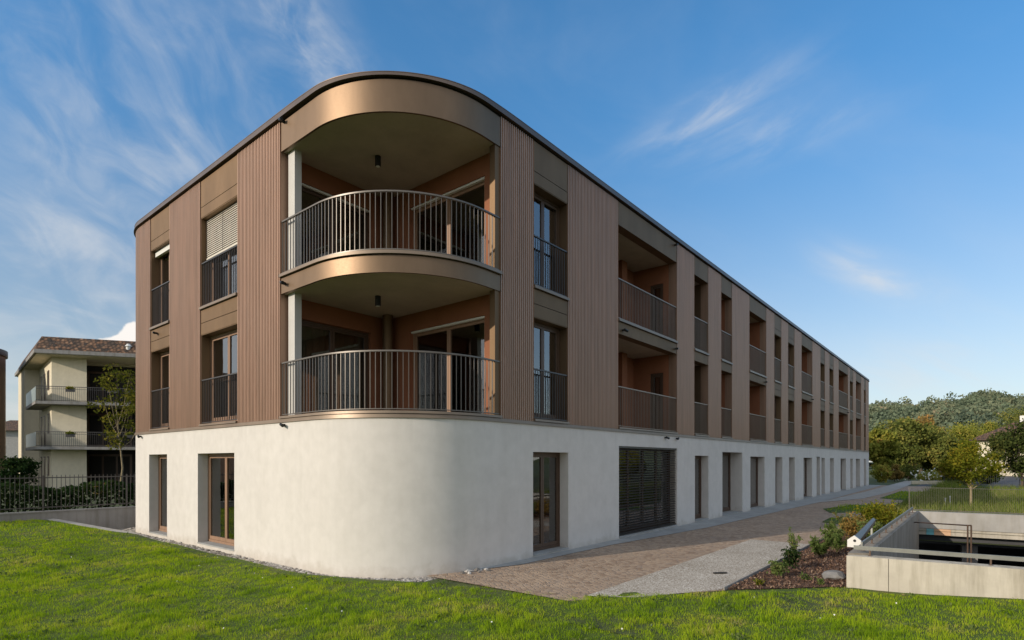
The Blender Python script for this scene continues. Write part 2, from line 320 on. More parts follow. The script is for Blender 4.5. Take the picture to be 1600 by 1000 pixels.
# ------------------------------------------------------------------ light
AZ = R_(180 - 18.6); EL = R_(19.5)
sun = bpy.data.lights.new('sun', 'SUN'); so = bpy.data.objects.new('sun', sun); COL.objects.link(so)
sun.energy = 3.4; sun.angle = R_(.55); sun.color = (1, .885, .735)
sd = Vector((math.cos(AZ) * math.cos(EL), math.sin(AZ) * math.cos(EL), math.sin(EL)))
so.rotation_euler = sd.to_track_quat('Z', 'Y').to_euler(); so.location = sd * 60
W = bpy.data.worlds.new('World'); S.world = W; W.use_nodes = True
def world():
    nt = W.node_tree; bg = nt.nodes['Background']; sk = nt.nodes.new('ShaderNodeTexSky'); sk.sky_type = 'NISHITA'
    sk.sun_disc = False; sk.sun_elevation = EL; sk.sun_rotation = math.atan2(sd.x, sd.y); sk.altitude = 300; sk.air_density = 1.0; sk.dust_density = .6; sk.ozone_density = 3.0
    hs = nt.nodes.new('ShaderNodeHueSaturation'); 
    link(nt, sk.outputs[0], hs.inputs['Color']); hs.inputs['Hue'].default_value = .494
    tc = nt.nodes.new('ShaderNodeTexCoord'); vr = nt.nodes.new('ShaderNodeVectorRotate'); vr.rotation_type = 'Z_AXIS'; vr.inputs['Angle'].default_value = -(TH - R_(90))
    link(nt, tc.outputs['Generated'], vr.inputs['Vector'])
    sp = nt.nodes.new('ShaderNodeSeparateXYZ'); link(nt, vr.outputs[0], sp.inputs[0])
    def mth(op, a, b=None, c=None, clamp=False):
        n = nt.nodes.new('ShaderNodeMath'); n.operation = op; n.use_clamp = clamp
        for i, v in enumerate((a, b, c)):
            if v is None: continue
            if hasattr(v, 'node'): link(nt, v, n.inputs[i])
            else: n.inputs[i].default_value = v
        return n.outputs[0]
    az = mth('ARCTAN2', sp.outputs['X'], sp.outputs['Y']); el = mth('ARCSINE', sp.outputs['Z'])
    def add(*t):
        r = t[0]
        for x in t[1:]: r = mth('ADD', r, x)
        return r
    def smooth(v, lo, hi, t0=0., t1=1.):
        mr = nt.nodes.new('ShaderNodeMapRange'); mr.interpolation_type = 'SMOOTHSTEP'; mr.inputs[1].default_value = lo; mr.inputs[2].default_value = hi
        mr.inputs[3].default_value = t0; mr.inputs[4].default_value = t1; link(nt, v, mr.inputs[0]); return mr.outputs[0]
    def fibre(tilt, along, across, lo, hi, seed=0., warp=.5):
        """wisps drawn out along a tilted direction of the sky"""
        cb = nt.nodes.new('ShaderNodeCombineXYZ'); c, s = math.cos(R_(tilt)), math.sin(R_(tilt))
        link(nt, mth('MULTIPLY', add(mth('MULTIPLY', az, c), mth('MULTIPLY', el, s)), along), cb.inputs[0])
        link(nt, mth('MULTIPLY', add(mth('MULTIPLY', el, c), mth('MULTIPLY', az, -s)), across), cb.inputs[1]); cb.inputs[2].default_value = seed
        n = nt.nodes.new('ShaderNodeTexNoise'); n.inputs['Scale'].default_value = 1.; n.inputs['Detail'].default_value = 7; n.inputs['Roughness'].default_value = .56; n.inputs['Distortion'].default_value = warp
        link(nt, cb.outputs[0], n.inputs['Vector']); return smooth(n.outputs['Fac'], lo, hi)
    link(nt, smooth(el, 0., R_(32), .78, 1.20), hs.inputs['Saturation']); link(nt, smooth(el, R_(3), R_(38), .84, 1.50), hs.inputs['Value'])
    def blob(a0, e0, wa, we, tilt=0.):
        """soft patch of sky around azimuth a0, elevation e0 (degrees, azimuth from the look direction)"""
        da = mth('ADD', az, -R_(a0)); de = mth('ADD', el, -R_(e0)); c, s = math.cos(R_(tilt)), math.sin(R_(tilt))
        p = mth('ADD', mth('MULTIPLY', da, c), mth('MULTIPLY', de, s)); q = mth('ADD', mth('MULTIPLY', de, c), mth('MULTIPLY', da, -s))
        p = mth('DIVIDE', p, R_(wa)); q = mth('DIVIDE', q, R_(we))
        r = mth('ADD', mth('MULTIPLY', p, p), mth('MULTIPLY', q, q))
        return mth('POWER', 2.718, mth('MULTIPLY', r, -1.))
    A = fibre(-30, 4.5, 7.5, .36, .80, 1.7, .7); A2 = fibre(-38, 11, 17, .34, .84, 4., .9); B = fibre(-8, 5, 11, .36, .78, 9., .7); C = fibre(14, 7, 24, .36, .80, 6., .5); D_ = fibre(-28, 8, 26, .36, .78, 13., .5)
    L1 = mth('MULTIPLY', add(mth('MULTIPLY', blob(-33, 23, 12, 7, -34), .95), mth('MULTIPLY', blob(-19, 33.5, 8, 3.2, -42), 1.1), mth('MULTIPLY', blob(-31, 34, 12, 4, -34), .45)), add(mth('MULTIPLY', A, .55), mth('MULTIPLY', A2, .42)))
    L2 = mth('MULTIPLY', add(blob(-40, 14.5, 9, 5, -12), mth('MULTIPLY', blob(-36, 7, 14, 4.5), .8)), add(mth('MULTIPLY', B, .75), mth('MULTIPLY', A2, .25)))
    R1 = mth('MULTIPLY', add(mth('MULTIPLY', blob(19.5, 30.2, 6.5, 1.5, 15), .55), mth('MULTIPLY', blob(25, 27.5, 7, 1.8, 4), .32)), add(mth('MULTIPLY', C, .75), .10))
    R2 = mth('MULTIPLY', add(mth('MULTIPLY', blob(32.8, 15.5, 4.6, 1.3, -30), .8), mth('MULTIPLY', blob(36, 7.5, 9, 3), .45)), add(mth('MULTIPLY', D_, .6), .2))
    veil = mth('MULTIPLY', fibre(-20, 3, 7, .4, .8, 21., .4), .07)
    low = mth('MULTIPLY', mth('POWER', 2.718, mth('MULTIPLY', mth('MAXIMUM', el, 0.), -8.5)), .50)
    # unseen bright cloud added behind and overhead to lift and neutralise the shade
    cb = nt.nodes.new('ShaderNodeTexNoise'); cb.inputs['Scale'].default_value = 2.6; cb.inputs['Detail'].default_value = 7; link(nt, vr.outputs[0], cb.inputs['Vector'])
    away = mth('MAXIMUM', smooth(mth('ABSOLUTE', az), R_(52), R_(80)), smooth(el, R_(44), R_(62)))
    gap = mth('MULTIPLY', smooth(az, R_(35), R_(55)), smooth(az, R_(100), R_(130), 1., 0.)); gap = mth('MULTIPLY', gap, smooth(el, R_(45), R_(65), 1., 0.))  # added cloud thinned on this side to darken what the long facade mirrors
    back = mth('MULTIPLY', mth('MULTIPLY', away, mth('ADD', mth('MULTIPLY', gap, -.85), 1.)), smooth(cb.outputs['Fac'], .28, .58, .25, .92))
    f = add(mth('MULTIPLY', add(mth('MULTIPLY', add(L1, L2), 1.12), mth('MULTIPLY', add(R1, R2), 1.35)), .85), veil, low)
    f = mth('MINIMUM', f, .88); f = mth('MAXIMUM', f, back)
    # one cumulus head low on the left
    nn = nt.nodes.new('ShaderNodeTexNoise'); nn.inputs['Scale'].default_value = 34; nn.inputs['Detail'].default_value = 6; link(nt, tc.outputs['Generated'], nn.inputs['Vector'])
    cu = add(blob(-33.6, 10.2, 1.5, 1.6), mth('MULTIPLY', blob(-34.5, 9.4, 2.6, .9), .9), mth('MULTIPLY', nn.outputs['Fac'], .85))
    cum = smooth(cu, .92, 1.08)
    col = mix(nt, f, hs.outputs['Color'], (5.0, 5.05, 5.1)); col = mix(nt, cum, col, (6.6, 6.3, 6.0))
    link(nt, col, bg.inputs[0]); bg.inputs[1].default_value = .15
world()
S.view_settings.view_transform = 'Standard'; S.view_settings.look = 'None'; S.view_settings.exposure = 0; S.view_settings.gamma = 1
S.cycles.max_bounces = 8; S.cycles.diffuse_bounces = 4; S.cycles.glossy_bounces = 4; S.cycles.transparent_max_bounces = 24; S.cycles.use_denoising = True
S.cycles.sample_clamp_indirect = 6; S.cycles.caustics_reflective = False; S.cycles.caustics_refractive = False
# ------------------------------------------------------------------ the apartment building
U0, V0, RC = 6.26, 7.865, 2.45
U1, V1 = 63.6, 22.8
QA = RC * math.pi / 2
SEG = [('a', (U0 + RC, V1 - RC), 90., 180.), ('l', (U0, V1 - RC), (U0, V0 + RC)), ('a', (U0 + RC, V0 + RC), 180., 270.), ('l', (U0 + RC, V0), (U1 - RC, V0)),
       ('a', (U1 - RC, V0 + RC), 270., 360.), ('l', (U1, V0 + RC), (U1, V1 - RC)), ('a', (U1 - RC, V1 - RC), 0., 90.), ('l', (U1 - RC, V1), (U0 + RC, V1))]
SB = [0.]
for g in SEG: SB.append(SB[-1] + (QA if g[0] == 'a' else math.dist(g[1], g[2])))
STOT = SB[-1]
def sL(v): return SB[1] + (V1 - RC - v)
def sR(u): return SB[3] + (u - U0 - RC)
def pt(s, o=0.):
    for k, g in enumerate(SEG):
        if s <= SB[k + 1] + 1e-9 or k == 7:
            t = (s - SB[k]) / (SB[k + 1] - SB[k])
            if g[0] == 'a':
                a = R_(g[2] + (g[3] - g[2]) * t); return (g[1][0] + (RC + o) * math.cos(a), g[1][1] + (RC + o) * math.sin(a)), (math.cos(a), math.sin(a))
            dx, dy = g[2][0] - g[1][0], g[2][1] - g[1][1]; L = math.hypot(dx, dy); n = (dy / L, -dx / L)
            return (g[1][0] + dx * t + n[0] * o, g[1][1] + dy * t + n[1] * o), n
def samples(s0, s1, step=.12):
    r = [s0]
    for k, g in enumerate(SEG):
        a, b = max(s0, SB[k]), min(s1, SB[k + 1])
        if b - a < 1e-6: continue
        if g[0] == 'a':
            n = max(1, int((b - a) / step)); r += [a + (b - a) * i / n for i in range(1, n + 1)]
        else: r.append(b)
        if a > s0 + 1e-6 and a not in r: r.append(a)
    r = sorted(set(round(x, 5) for x in r)); return r
def ribbon(mb, F0, F1, B0, B1, closed=False):
    """solid between a front and a back polyline: F0 front bottom, F1 front top, B0/B1 back"""
    i = len(mb.v); n = len(F0); mb.v += F0 + F1 + B0 + B1
    for k in range(n if closed else n - 1):
        l = (k + 1) % n
        mb.f += [(i + k, i + l, i + n + l, i + n + k), (i + 2 * n + l, i + 2 * n + k, i + 3 * n + k, i + 3 * n + l),
                 (i + n + k, i + n + l, i + 3 * n + l, i + 3 * n + k), (i + l, i + k, i + 2 * n + k, i + 2 * n + l)]
    if not closed:
        a, b = i, i + n - 1
        mb.f += [(a, a + n, a + 3 * n, a + 2 * n), (b + n, b, b + 2 * n, b + 3 * n)]
    return mb
def strip(mb, s0, s1, z0, z1, o0, o1, otop=None):
    ss = samples(s0, s1); ot = o0 if otop is None else otop
    P = lambda o, z: [(*pt(s, o)[0], z) for s in ss]
    return ribbon(mb, P(o0, z0), P(ot, z1), P(o1, z0), P(o1, z1))
def dip(s):
    t = (s - SB[2]) / QA; t = min(1, max(0, (t + .3) / 1.6)); return math.sin(math.pi * t) ** 2
def ring(mb, z0, z1, o0, o1, otop=None, d0=0., d1=0.):
    ss = sorted(set(samples(0, STOT)[:-1] + ([SB[2] - .15 * k for k in range(1, 9)] + [SB[3] + .15 * k for k in range(1, 9)] if d1 else []))); ot = o0 if otop is None else otop
    P = lambda o, z: [(*pt(s, o)[0], z - dip(s) * (d0 if z == z0 else d1)) for s in ss]
    return ribbon(mb, P(o0, z0), P(ot, z1), P(o1, z0), P(o1, z1), True)
def ribs(mb, s0, s1, z0, z1, period=.07, depth=.024, back=-.3):
    n = max(1, round((s1 - s0) / period)); p = (s1 - s0) / n; fr = []
    for k in range(n):
        for t, o in ((.0, 0), (.40, 0), (.52, -depth), (.88, -depth)): fr.append((s0 + (k + t) * p, o))
    fr.append((s1, 0))
    F = [pt(s, o)[0] for s, o in fr]; B = [pt(s, back)[0] for s, o in fr]
    return ribbon(mb, [(*q, z0) for q in F], [(*q, z1) for q in F], [(*q, z0) for q in B], [(*q, z1) for q in B])
HOUSE = thing('apartment_building', 'long bronze clad apartment building with rounded balcony corner above a white plaster ground floor', 'apartment building', (14, 12, 0))
H = HOUSE
F2, F3 = 3.12, 6.25
def local_box(mb, p0, d, n, a0, a1, b0, b1, z0, z1):
    """a along the wall, b into the building"""
    q = lambda a, b: (p0[0] + d[0] * a + n[0] * b, p0[1] + d[1] * a + n[1] * b)
    return mb.prism([q(a0, b0), q(a1, b0), q(a1, b1), q(a0, b1)], z0, z1)
def window(p0, d, n, w, z0, z1, leaves=2, mf='frame', ft=.06, parent=None, name='window', curtain=None, transom=None, gl='glass', ml=None):
    m = MB(); L = lambda *a: local_box(m, p0, d, n, *a)
    L(0, ft, 0, .09, z0, z1); L(w - ft, w, 0, .09, z0, z1); L(ft, w - ft, 0, .09, z1 - ft, z1); L(ft, w - ft, 0, .09, z0, z0 + ft)
    f = obj(name, m, M[mf], parent or H)
    cw = (w - 2 * ft) / leaves
    for k in range(leaves):
        a0 = ft + k * cw; a1 = a0 + cw; m = MB(); t = .055; g = .004
        a0 += g; a1 -= g; zb, zt = z0 + ft + g, z1 - ft - g
        for q in ((a0, a0 + t, .015, .075, zb, zt), (a1 - t, a1, .015, .075, zb, zt), (a0 + t, a1 - t, .015, .075, zt - t, zt), (a0 + t, a1 - t, .015, .075, zb, zb + t * 1.6)): local_box(m, p0, d, n, *q)
        if transom: local_box(m, p0, d, n, a0 + t, a1 - t, .02, .07, transom, transom + .05)
        obj('sash', m, M[ml or mf], f)
        m = MB(); local_box(m, p0, d, n, a0 + t - .005, a1 - t + .005, .04, .05, zb + t, zt - t + .005); obj('pane', m, M[gl], f)
    if curtain:
        a0, a1 = curtain; m = MB(); N = int((a1 - a0) / .03); q = lambda a, b: (p0[0] + d[0] * a + n[0] * b, p0[1] + d[1] * a + n[1] * b)
        A = [q(a0 + (a1 - a0) * k / N, .26 + .035 * math.sin(k * 1.1) + .01 * math.sin(k * 2.7)) for k in range(N + 1)]; Bk = [(x + n[0] * .006, y + n[1] * .006) for x, y in A]
        ribbon(m, [(*x, z0 + .1) for x in A], [(*x, z1) for x in A], [(*x, z0 + .1) for x in Bk], [(*x, z1) for x in Bk]); obj('curtain', m, M['curtain'], f, 60)
    return f
def facade_window(s0, s1, z0, z1, off, **k):
    p, nn = pt(s0, off); q, _ = pt(s1, off); w = math.dist(p, q); d = ((q[0] - p[0]) / w, (q[1] - p[1]) / w)
    return window(p, d, (-nn[0], -nn[1]), w, z0, z1, **k)
def railing(s0, s1, z0, z1, sp=.115, mt='bar', off=-.05, t=.013, dep=.032, parent=None):
    m = MB(); n = max(1, round((s1 - s0) / sp))
    for k in range(n + 1):
        s = s0 + .012 + (s1 - s0 - .024) * k / n; p, nn = pt(s, off); tx = (-nn[1], nn[0])
        q = lambda a, b: (p[0] + tx[0] * a + nn[0] * b, p[1] + tx[1] * a + nn[1] * b)
        m.prism([q(-t / 2, -dep / 2), q(t / 2, -dep / 2), q(t / 2, dep / 2), q(-t / 2, dep / 2)], z0 + .04, z1 - .025)
    f = obj('railing', m, M[mt], parent or H)
    m = MB(); strip(m, s0 + .004, s1 - .004, z1 - .03, z1, off + .024, off - .024); obj('handrail', m, M[mt], f, 30)
    m = MB(); strip(m, s0 + .004, s1 - .004, z0 + .03, z0 + .048, off + .02, off - .02); obj('bottom_rail', m, M[mt], f, 30)
    return f
def lath_blind(s0, s1, z0, z1, off, mt, n, tilt, parent=None, depth=.05):
    m = MB(); ss = (s0, s1)
    for k in range(n):
        zc = z0 + (k + .5) * (z1 - z0) / n; dz = depth * math.sin(tilt) / 2; do = depth * math.cos(tilt) / 2; th = .004
        F = [pt(s, off + do)[0] for s in ss]; B = [pt(s, off - do)[0] for s in ss]
        ribbon(m, [(*p, zc - dz) for p in F], [(*p, zc - dz + th) for p in F], [(*p, zc + dz) for p in B], [(*p, zc + dz + th) for p in B])
    o = obj('venetian_blind', m, M[mt], parent or H); return o
# ---- ground floor: (s0, s1, z top, setback, kind)
GO = [(sL(19.53), sL(18.10), 2.41, .25, 1), (sL(15.97), sL(13.86), 2.41, .25, 2), (sR(10.28), sR(11.72), 2.42, .25, 2), (sR(14.28), sR(18.28), 2.64, .25, 4), (sR(19.83), sR(21.15), 2.41, .27, 1),
      (sR(22.65), sR(25.11), 2.58, .5, 2), (sR(26.22), sR(28.38), 2.42, .3, 2), (sR(30.23), sR(31.55), 2.42, .3, 1), (sR(32.88), sR(34.11), 2.42, .3, 1), (sR(36.12), sR(38.31), 2.42, .3, 2),
      (sR(39.54), sR(40.55), 2.5, .3, 1), (sR(40.95), sR(42.03), 2.42, .3, 1), (sR(43.69), sR(45.02), 2.42, .3, 1), (sR(47.52), sR(49.73), 2.42, .3, 2), (sR(51.6), sR(52.74), 2.42, .3, 1), (sR(54.25), sR(56.38), 2.42, .4, 2), (sR(58.47), sR(59.76), 2.42, .3, 1)]
m = MB(); cur = 0.; TW = .52
for s0, s1, zt, sb, kd in GO:
    strip(m, cur, s0, -.5, 3.04, 0, -TW); strip(m, s0, s1, zt, 3.04, 0, -TW); strip(m, s0, s1, -.5, .03, 0, -TW); cur = s1
strip(m, cur, STOT, -.5, 3.04, 0, -TW)
obj('ground_floor_wall', m, M['plaster'], H, 25)
for i, (s0, s1, zt, sb, kd) in enumerate(GO):
    m = MB(); strip(m, s0, s1, .03, .065, .012, -sb - .1); obj('threshold', m, M['apron'], H)
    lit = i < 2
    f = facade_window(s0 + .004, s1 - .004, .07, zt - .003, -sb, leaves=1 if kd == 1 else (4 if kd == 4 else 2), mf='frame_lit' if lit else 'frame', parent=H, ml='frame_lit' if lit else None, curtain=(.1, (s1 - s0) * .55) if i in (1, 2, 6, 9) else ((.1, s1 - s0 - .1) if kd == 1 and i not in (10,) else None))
s0, s1 = GO[3][:2]
lath_blind(s0 + .02, s1 - .02, .1, 2.58, -.06, 'blind_dark', 31, R_(26), H, .06)
m = MB(); strip(m, s0 + .01, s1 - .01, 2.585, 2.635, -.02, -.12); strip(m, s0 + .01, s1 - .01, .075, .1, -.03, -.09)
for t in (.33, .66): 
    sm = s0 + (s1 - s0) * t; strip(m, sm - .012, sm + .012, .1, 2.585, -.018, -.022)
obj('blind_rail', m, M['blind_dark'], H)
# ---- horizontal trims, roof
m = MB(); ring(m, 3.04, 3.115, .03, -.3, .02); obj('base_trim', m, M['trim'], H, 30)
m = MB(); ring(m, 9.50, 9.63, -.06, -.5); obj('shadow_gap', m, M['dark'], H, 30)
m = MB(); ring(m, 9.610, 9.75, .055, -.6, .03, .035, .105); ring(m, 9.7505, 9.765, .034, -.6, .034, .105, .105); obj('roof_edge_cap', m, M['cap'], H, 30)
inset = [pt(s, -.55)[0] for s in samples(0, STOT)[:-1]]
m = MB(); m.prism(inset, 9.5, 9.62); obj('roof', m, M['slab'], H)
inset = [pt(s, -.28)[0] for s in samples(0, STOT)[:-1]]
m = MB(); m.prism([pt(s, -TW + .01)[0] for s in samples(0, STOT)[:-1]], -.25, .02); obj('floor_slab', m, M['floor_in'], H)
for z0, z1 in ((2.78, 3.095), (5.85, 6.165), (8.935, 9.5)):
    m = MB(); m.prism(inset, z0, z1); obj('floor_slab', m, M['ceil'], H)
# ---- bays of the two upper floors: (s0, s1, kind)
BAY = [(sL(19.42), sL(17.91), 'w'), (sL(15.81), sL(13.70), 'w'), (sL(11.68), sR(9.16), 'corner'), (sR(10.31), sR(11.72), 'w'), (sR(14.24), sR(18.28), 'big'),
       (sR(19.78), sR(21.15), 'd'), (sR(22.52), sR(23.8), 'l'), (sR(26.08), sR(28.67), 'l'), (sR(30.05), sR(31.35), 'w2'), (sR(32.68), sR(34.04), 'w2'), (sR(35.65), sR(38.4), 'l'),
       (sR(40.66), sR(42.03), 'w2'), (sR(43.48), sR(44.91), 'w2'), (sR(46.78), sR(50.55), 'l'), (sR(51.4), sR(52.86), 'w2'), (sR(54.25), sR(56.89), 'l'), (sR(58.47), sR(59.57), 'w2')]
cur = 0.
for s0, s1, kd in BAY:
    m = MB(); ribs(m, cur, s0, 3.12, 9.565); obj('cladding_panel', m, M['clad'], H); cur = s1
m = MB(); ribs(m, cur, STOT - .001, 3.12, 9.565); obj('cladding_panel', m, M['clad'], H)
def band(s0, s1, z0, z1, mt='bronze_matt', inn=-.3):
    m = MB(); strip(m, s0 + .012, s1 - .012, z0, z1, -.012, inn); return obj('fascia_panel', m, M[mt], H, 30)
def ledge(s0, s1, z0, z1, mt='trim'):
    m = MB(); strip(m, s0 + .004, s1 - .004, z0, z1, .045, -.3, .04); return obj('ledge', m, M[mt], H, 30)
for i, (s0, s1, kd) in enumerate(BAY):
    big = kd in ('corner', 'big', 'd', 'l')
    lit = i < 2; corner = kd == 'corner'
    mt = 'bronze' if corner else 'bronze_matt'
    if corner:
        for z0, z1 in ((8.915, 9.56), (5.83, 6.165)):
            band(s0, s1, z0, z1 - (.025 if z1 > 9 else 0), mt, -.06); m = MB(); strip(m, s0 + .012, s1 - .012, z0 + .006, z0 + .02, -.062, -.6); obj('soffit_edge', m, M['ceil'], H)
    elif big: band(s0, s1, 8.915, 9.56, mt); band(s0, s1, 5.83, 6.165, mt)
    else:
        band(s0, s1, 8.6, 8.865); band(s0, s1, 8.88, 9.56); band(s0, s1, 5.53, 5.82); band(s0, s1, 5.835, 6.165)
    ledge(s0, s1, 6.18, 6.245); ledge(s0, s1, 3.125, 3.175)
    for z in (3.175, 6.245):
        far = sR(29) < s0
        railing(s0 + .005, s1 - .005, z, z + 1.17, sp=.108 if corner else (.10 if i < 8 else .12), mt='bar' if corner else ('bar_bronze' if i > 3 else 'bar_dark'), off=-.045, t=.0115 if corner else (.010 if not far else .018), dep=.018 if corner else .017)
    if kd in ('w', 'w2'):
        for z, zt in ((3.18, 5.53), (6.25, 8.6)):
            m = MB()
            strip(m, s0 + .001, s0 + .02, z, zt, -.03, -.3); strip(m, s1 - .02, s1 - .001, z, zt, -.03, -.3); strip(m, s0 + .02, s1 - .02, zt - .02, zt - .002, -.02, -.3)
            obj('reveal_lining', m, M['bronze_matt'], H)
            cu = None
            if i == 0: cu = (.1, s1 - s0 - .15)
            elif i == 1 and z < 4: cu = (.1, .95)
            elif kd == 'w2' and i % 2: cu = (.1, .8)
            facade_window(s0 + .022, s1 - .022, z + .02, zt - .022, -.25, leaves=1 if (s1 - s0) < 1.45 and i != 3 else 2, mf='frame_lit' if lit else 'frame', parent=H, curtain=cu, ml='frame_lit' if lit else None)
    if kd in ('l', 'd'):
        for z, zt in ((3.10, 5.845), (6.17, 8.93)):
            m = MB(); dp = 1.7
            strip(m, s0 - .15, s0, z, zt, -.302, -dp); strip(m, s1, s1 + .15, z, zt, -.302, -dp)
            w = s1 - s0; d0, d1 = s0 + w * .1, s0 + w * .55
            strip(m, s0 - .15, d0, z, zt, -dp, -dp - .15); strip(m, d1, s1 + .15, z, zt, -dp, -dp - .15); strip(m, d0, d1, z + 2.25, zt, -dp, -dp - .15)
            lo = obj('loggia', m, M['terra' if kd == 'l' else 'bronze_matt'], H)
            facade_window(d0 + .003, d1 - .003, z + .02, z + 2.247, -dp - .02, leaves=1, parent=H, name='balcony_door')
# ---- the big loggia beside the wide plaster bay
s0, s1 = sR(14.24), sR(18.28)
for z, zt in ((3.10, 5.845), (6.17, 8.93)):
    m = MB(); yb = V0 + 1.62
    m.box(14.09, 14.24, V0 + .302, yb, z, zt)
    m.box(18.28, 18.43, V0 + .302, V0 + .5, z, zt); m.box(18.28, 18.43, V0 + .98, yb, z, zt); m.box(18.28, 18.43, V0 + .5, V0 + .98, z + 2.15, zt)
    m.box(14.09, 14.5, yb, yb + .15, z, zt); m.box(14.5, 16.4, yb, yb + .15, z + 2.25, zt); m.box(16.4, 18.43, yb, yb + .15, z, zt); m.box(16.9, 17.25, yb - .3, yb, z, zt)
    obj('loggia', m, M['terra'], H)
    window((14.503, yb + .03), (1, 0), (0, 1), 1.894, z + .02, z + 2.247, name='balcony_door')
    window((18.30, V0 + .977), (0, -1), (1, 0), .474, z + .02, z + 2.147, leaves=1, name='balcony_door')
# ---- rounded corner loggias
for z, zt in ((3.10, 5.845), (6.17, 8.93)):
    zh = z + 2.32; m = MB()
    m.box(9.2, 9.42, 7.9, 8.38, z, zt); m.box(9.2, 9.42, 8.38, 10.89, zh, zt); m.box(9.2, 9.42, 10.89, 11.97, z, zt)
    m.box(6.565, 6.64, 11.75, 11.97, z, zt); m.box(6.64, 8.69, 11.75, 11.97, zh, zt); m.box(8.69, 9.2, 11.75, 11.97, z, zt)
    obj('loggia', m, M['terra'], H)
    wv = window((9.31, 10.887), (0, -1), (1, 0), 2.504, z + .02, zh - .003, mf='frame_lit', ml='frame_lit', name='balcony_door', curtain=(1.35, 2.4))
    window((6.643, 11.86), (1, 0), (0, 1), 2.044, z + .02, zh - .003, mf='frame', name='balcony_door', ml='frame', curtain=(.1, 1.95) if z < 5 else (1.1, 1.95))
    m = MB(); m.box(9.235, 9.30, 8.40, 10.87, zh - .05, zh - .004); m.box(9.24, 9.29, 8.385, 8.40, zh - .05, zh - .004); obj('blind_rail', m, M['white'], H)
    if z > 5:
        m = MB(); m.box(6.66, 8.67, 11.78, 11.84, zh - .05, zh - .004); obj('blind_rail', m, M['white'], H)
    m = MB(); m.box(6.40, 6.56, 11.34, 11.60, z, zt); obj('column', m, M['col'], H)
    m = MB(); m.box(9.0, 9.17, 7.90, 8.05, z, zt); obj('column', m, M['bronze_matt'], H)
    m = MB(); m.tube([(8.93, 11.4, z), (8.93, 11.4, zt)], .13, 24); obj('column', m, M['bronze_matt'], H, 30)
    m = MB(); m.tube([(7.75, 10.24, zt - .005 + .02), (7.75, 10.24, zt - .2)], .065, 20); m.tube([(7.75, 10.24, zt - .2), (7.75, 10.24, zt - .215)], [.065, .05], 20); lp = obj('ceiling_lamp', m, M['black'], H, 40)
    m = MB(); m.tube([(7.75, 10.24, zt - .2152), (7.75, 10.24, zt - .219)], .045, 16); obj('lens', m, M['white'], lp)
# ---- rooms behind the glass
m = MB()
m.box(12.8, U1 - 3, 12.1, 12.2, .02, 8.93); m.box(11.0, 11.1, 12.2, V1 - .6, .02, 8.93)
for u in (13.0, 19.0, 25.4, 29.3, 34.8, 39.2, 46.0, 51.0, 57.6): m.box(u, u + .1, V0 + (1.9 if 13.5 < u else .55), 12.1, .02, 8.93)
m.box(6.85, 11, 17.0, 17.1, .02, 8.93); m.box(9.5, 12.8, 12.1, 12.2, .02, 8.93)
obj('interior_wall', m, M['room'], H)
# ---- pale venetian blind half down in the top floor window at the lit end
s0, s1 = BAY[1][:2]
b = lath_blind(s0 + .05, s1 - .05, 7.55, 8.575, -.15, 'blind', 19, R_(62), H, .06)
m = MB(); strip(m, s0 + .05, s1 - .05, 7.52, 7.55, -.13, -.17); obj('bottom_bar', m, M['blind'], b)
m = MB(); strip(m, (s0 + s1) / 2 - .006, (s0 + s1) / 2 + .006, 7.55, 8.57, -.112, -.116); obj('ladder_cord', m, M['dark'], b)
s0, s1 = BAY[0][:2]
m = MB(); strip(m, s0 + .05, s1 - .05, 8.42, 8.57, -.12, -.2); obj('blind_box', m, M['white'], H)
# ---- small spotlights on brackets
def spot(s, z, side=1, o=.0):
    p, n = pt(s, o); t = (-n[1] * side, n[0] * side); q = lambda a, b, zz_: (p[0] + t[0] * a + n[0] * b, p[1] + t[1] * a + n[1] * b, zz_)
    m = MB(); m.bar(q(0, -.02, z), q(0, .07, z), .05, .05); m.tube([q(-.03, .075, z + .015), q(.10, .10, z - .02)], [.03, .036], 12); m.bar(q(-.02, .05, z - .01), q(.06, .08, z - .03), .03, .02)
    obj('spotlight', m, M['black'], H, 40)
for s, z, sd_ in ((sL(11.55), 9.52, 1), (sL(11.5), 6.02, 1), (sL(11.5), 2.98, 1), (sR(18.1), 9.45, -1), (sR(18.15), 5.98, -1), (sR(14.5), 5.95, 1), (sR(28.45), 5.98, -1), (sR(38.2), 5.98, -1), (sR(50.3), 5.98, -1), (sL(20.2), 2.98, 1), (sR(17.3), 2.97, 1), (sR(18.2), 2.97, -1), (sL(18.9), 6.02, 1)): spot(s, z, sd_)
# ------------------------------------------------------------------ ground
EV = (.105, -.9945)
P0, P1 = (11.42, 1.80), (22.4, 1.80); LP = 13.
P2 = (P1[0] + EV[0] * LP, P1[1] + EV[1] * LP); P3 = (P0[0] + EV[0] * LP, P0[1] + EV[1] * LP)
HOLE = [P3, P2, P1, P0]                                             # counter-clockwise
def holed(x0, x1, y0, y1, z):
    m = MB(); out = [(x0, y0), (x1, y0), (x1, y1), (x0, y1)]
    for k in range(4):
        l = (k + 1) % 4; m.quad([(*out[k], z), (*out[l], z), (*HOLE[l], z), (*HOLE[k], z)])
    return m
struct('ground', holed(-1500, 2500, -1500, 2500, -.34), M['meadow'])
struct('meadow', holed(6.5, 420, -260, 7.9, -.02), M['meadow'])
m = MB(); m.quad([(63, 7.9, -.02), (420, 7.9, -.02), (420, 24.2, -.02), (63, 24.2, -.02)]); struct('meadow', m, M['meadow'])
m = MB(); m.prism([(-160, 24.22), (300, 24.22), (300, 200), (-160, 200)], -.34, .42); struct('garden_ground', m, M['meadow'])
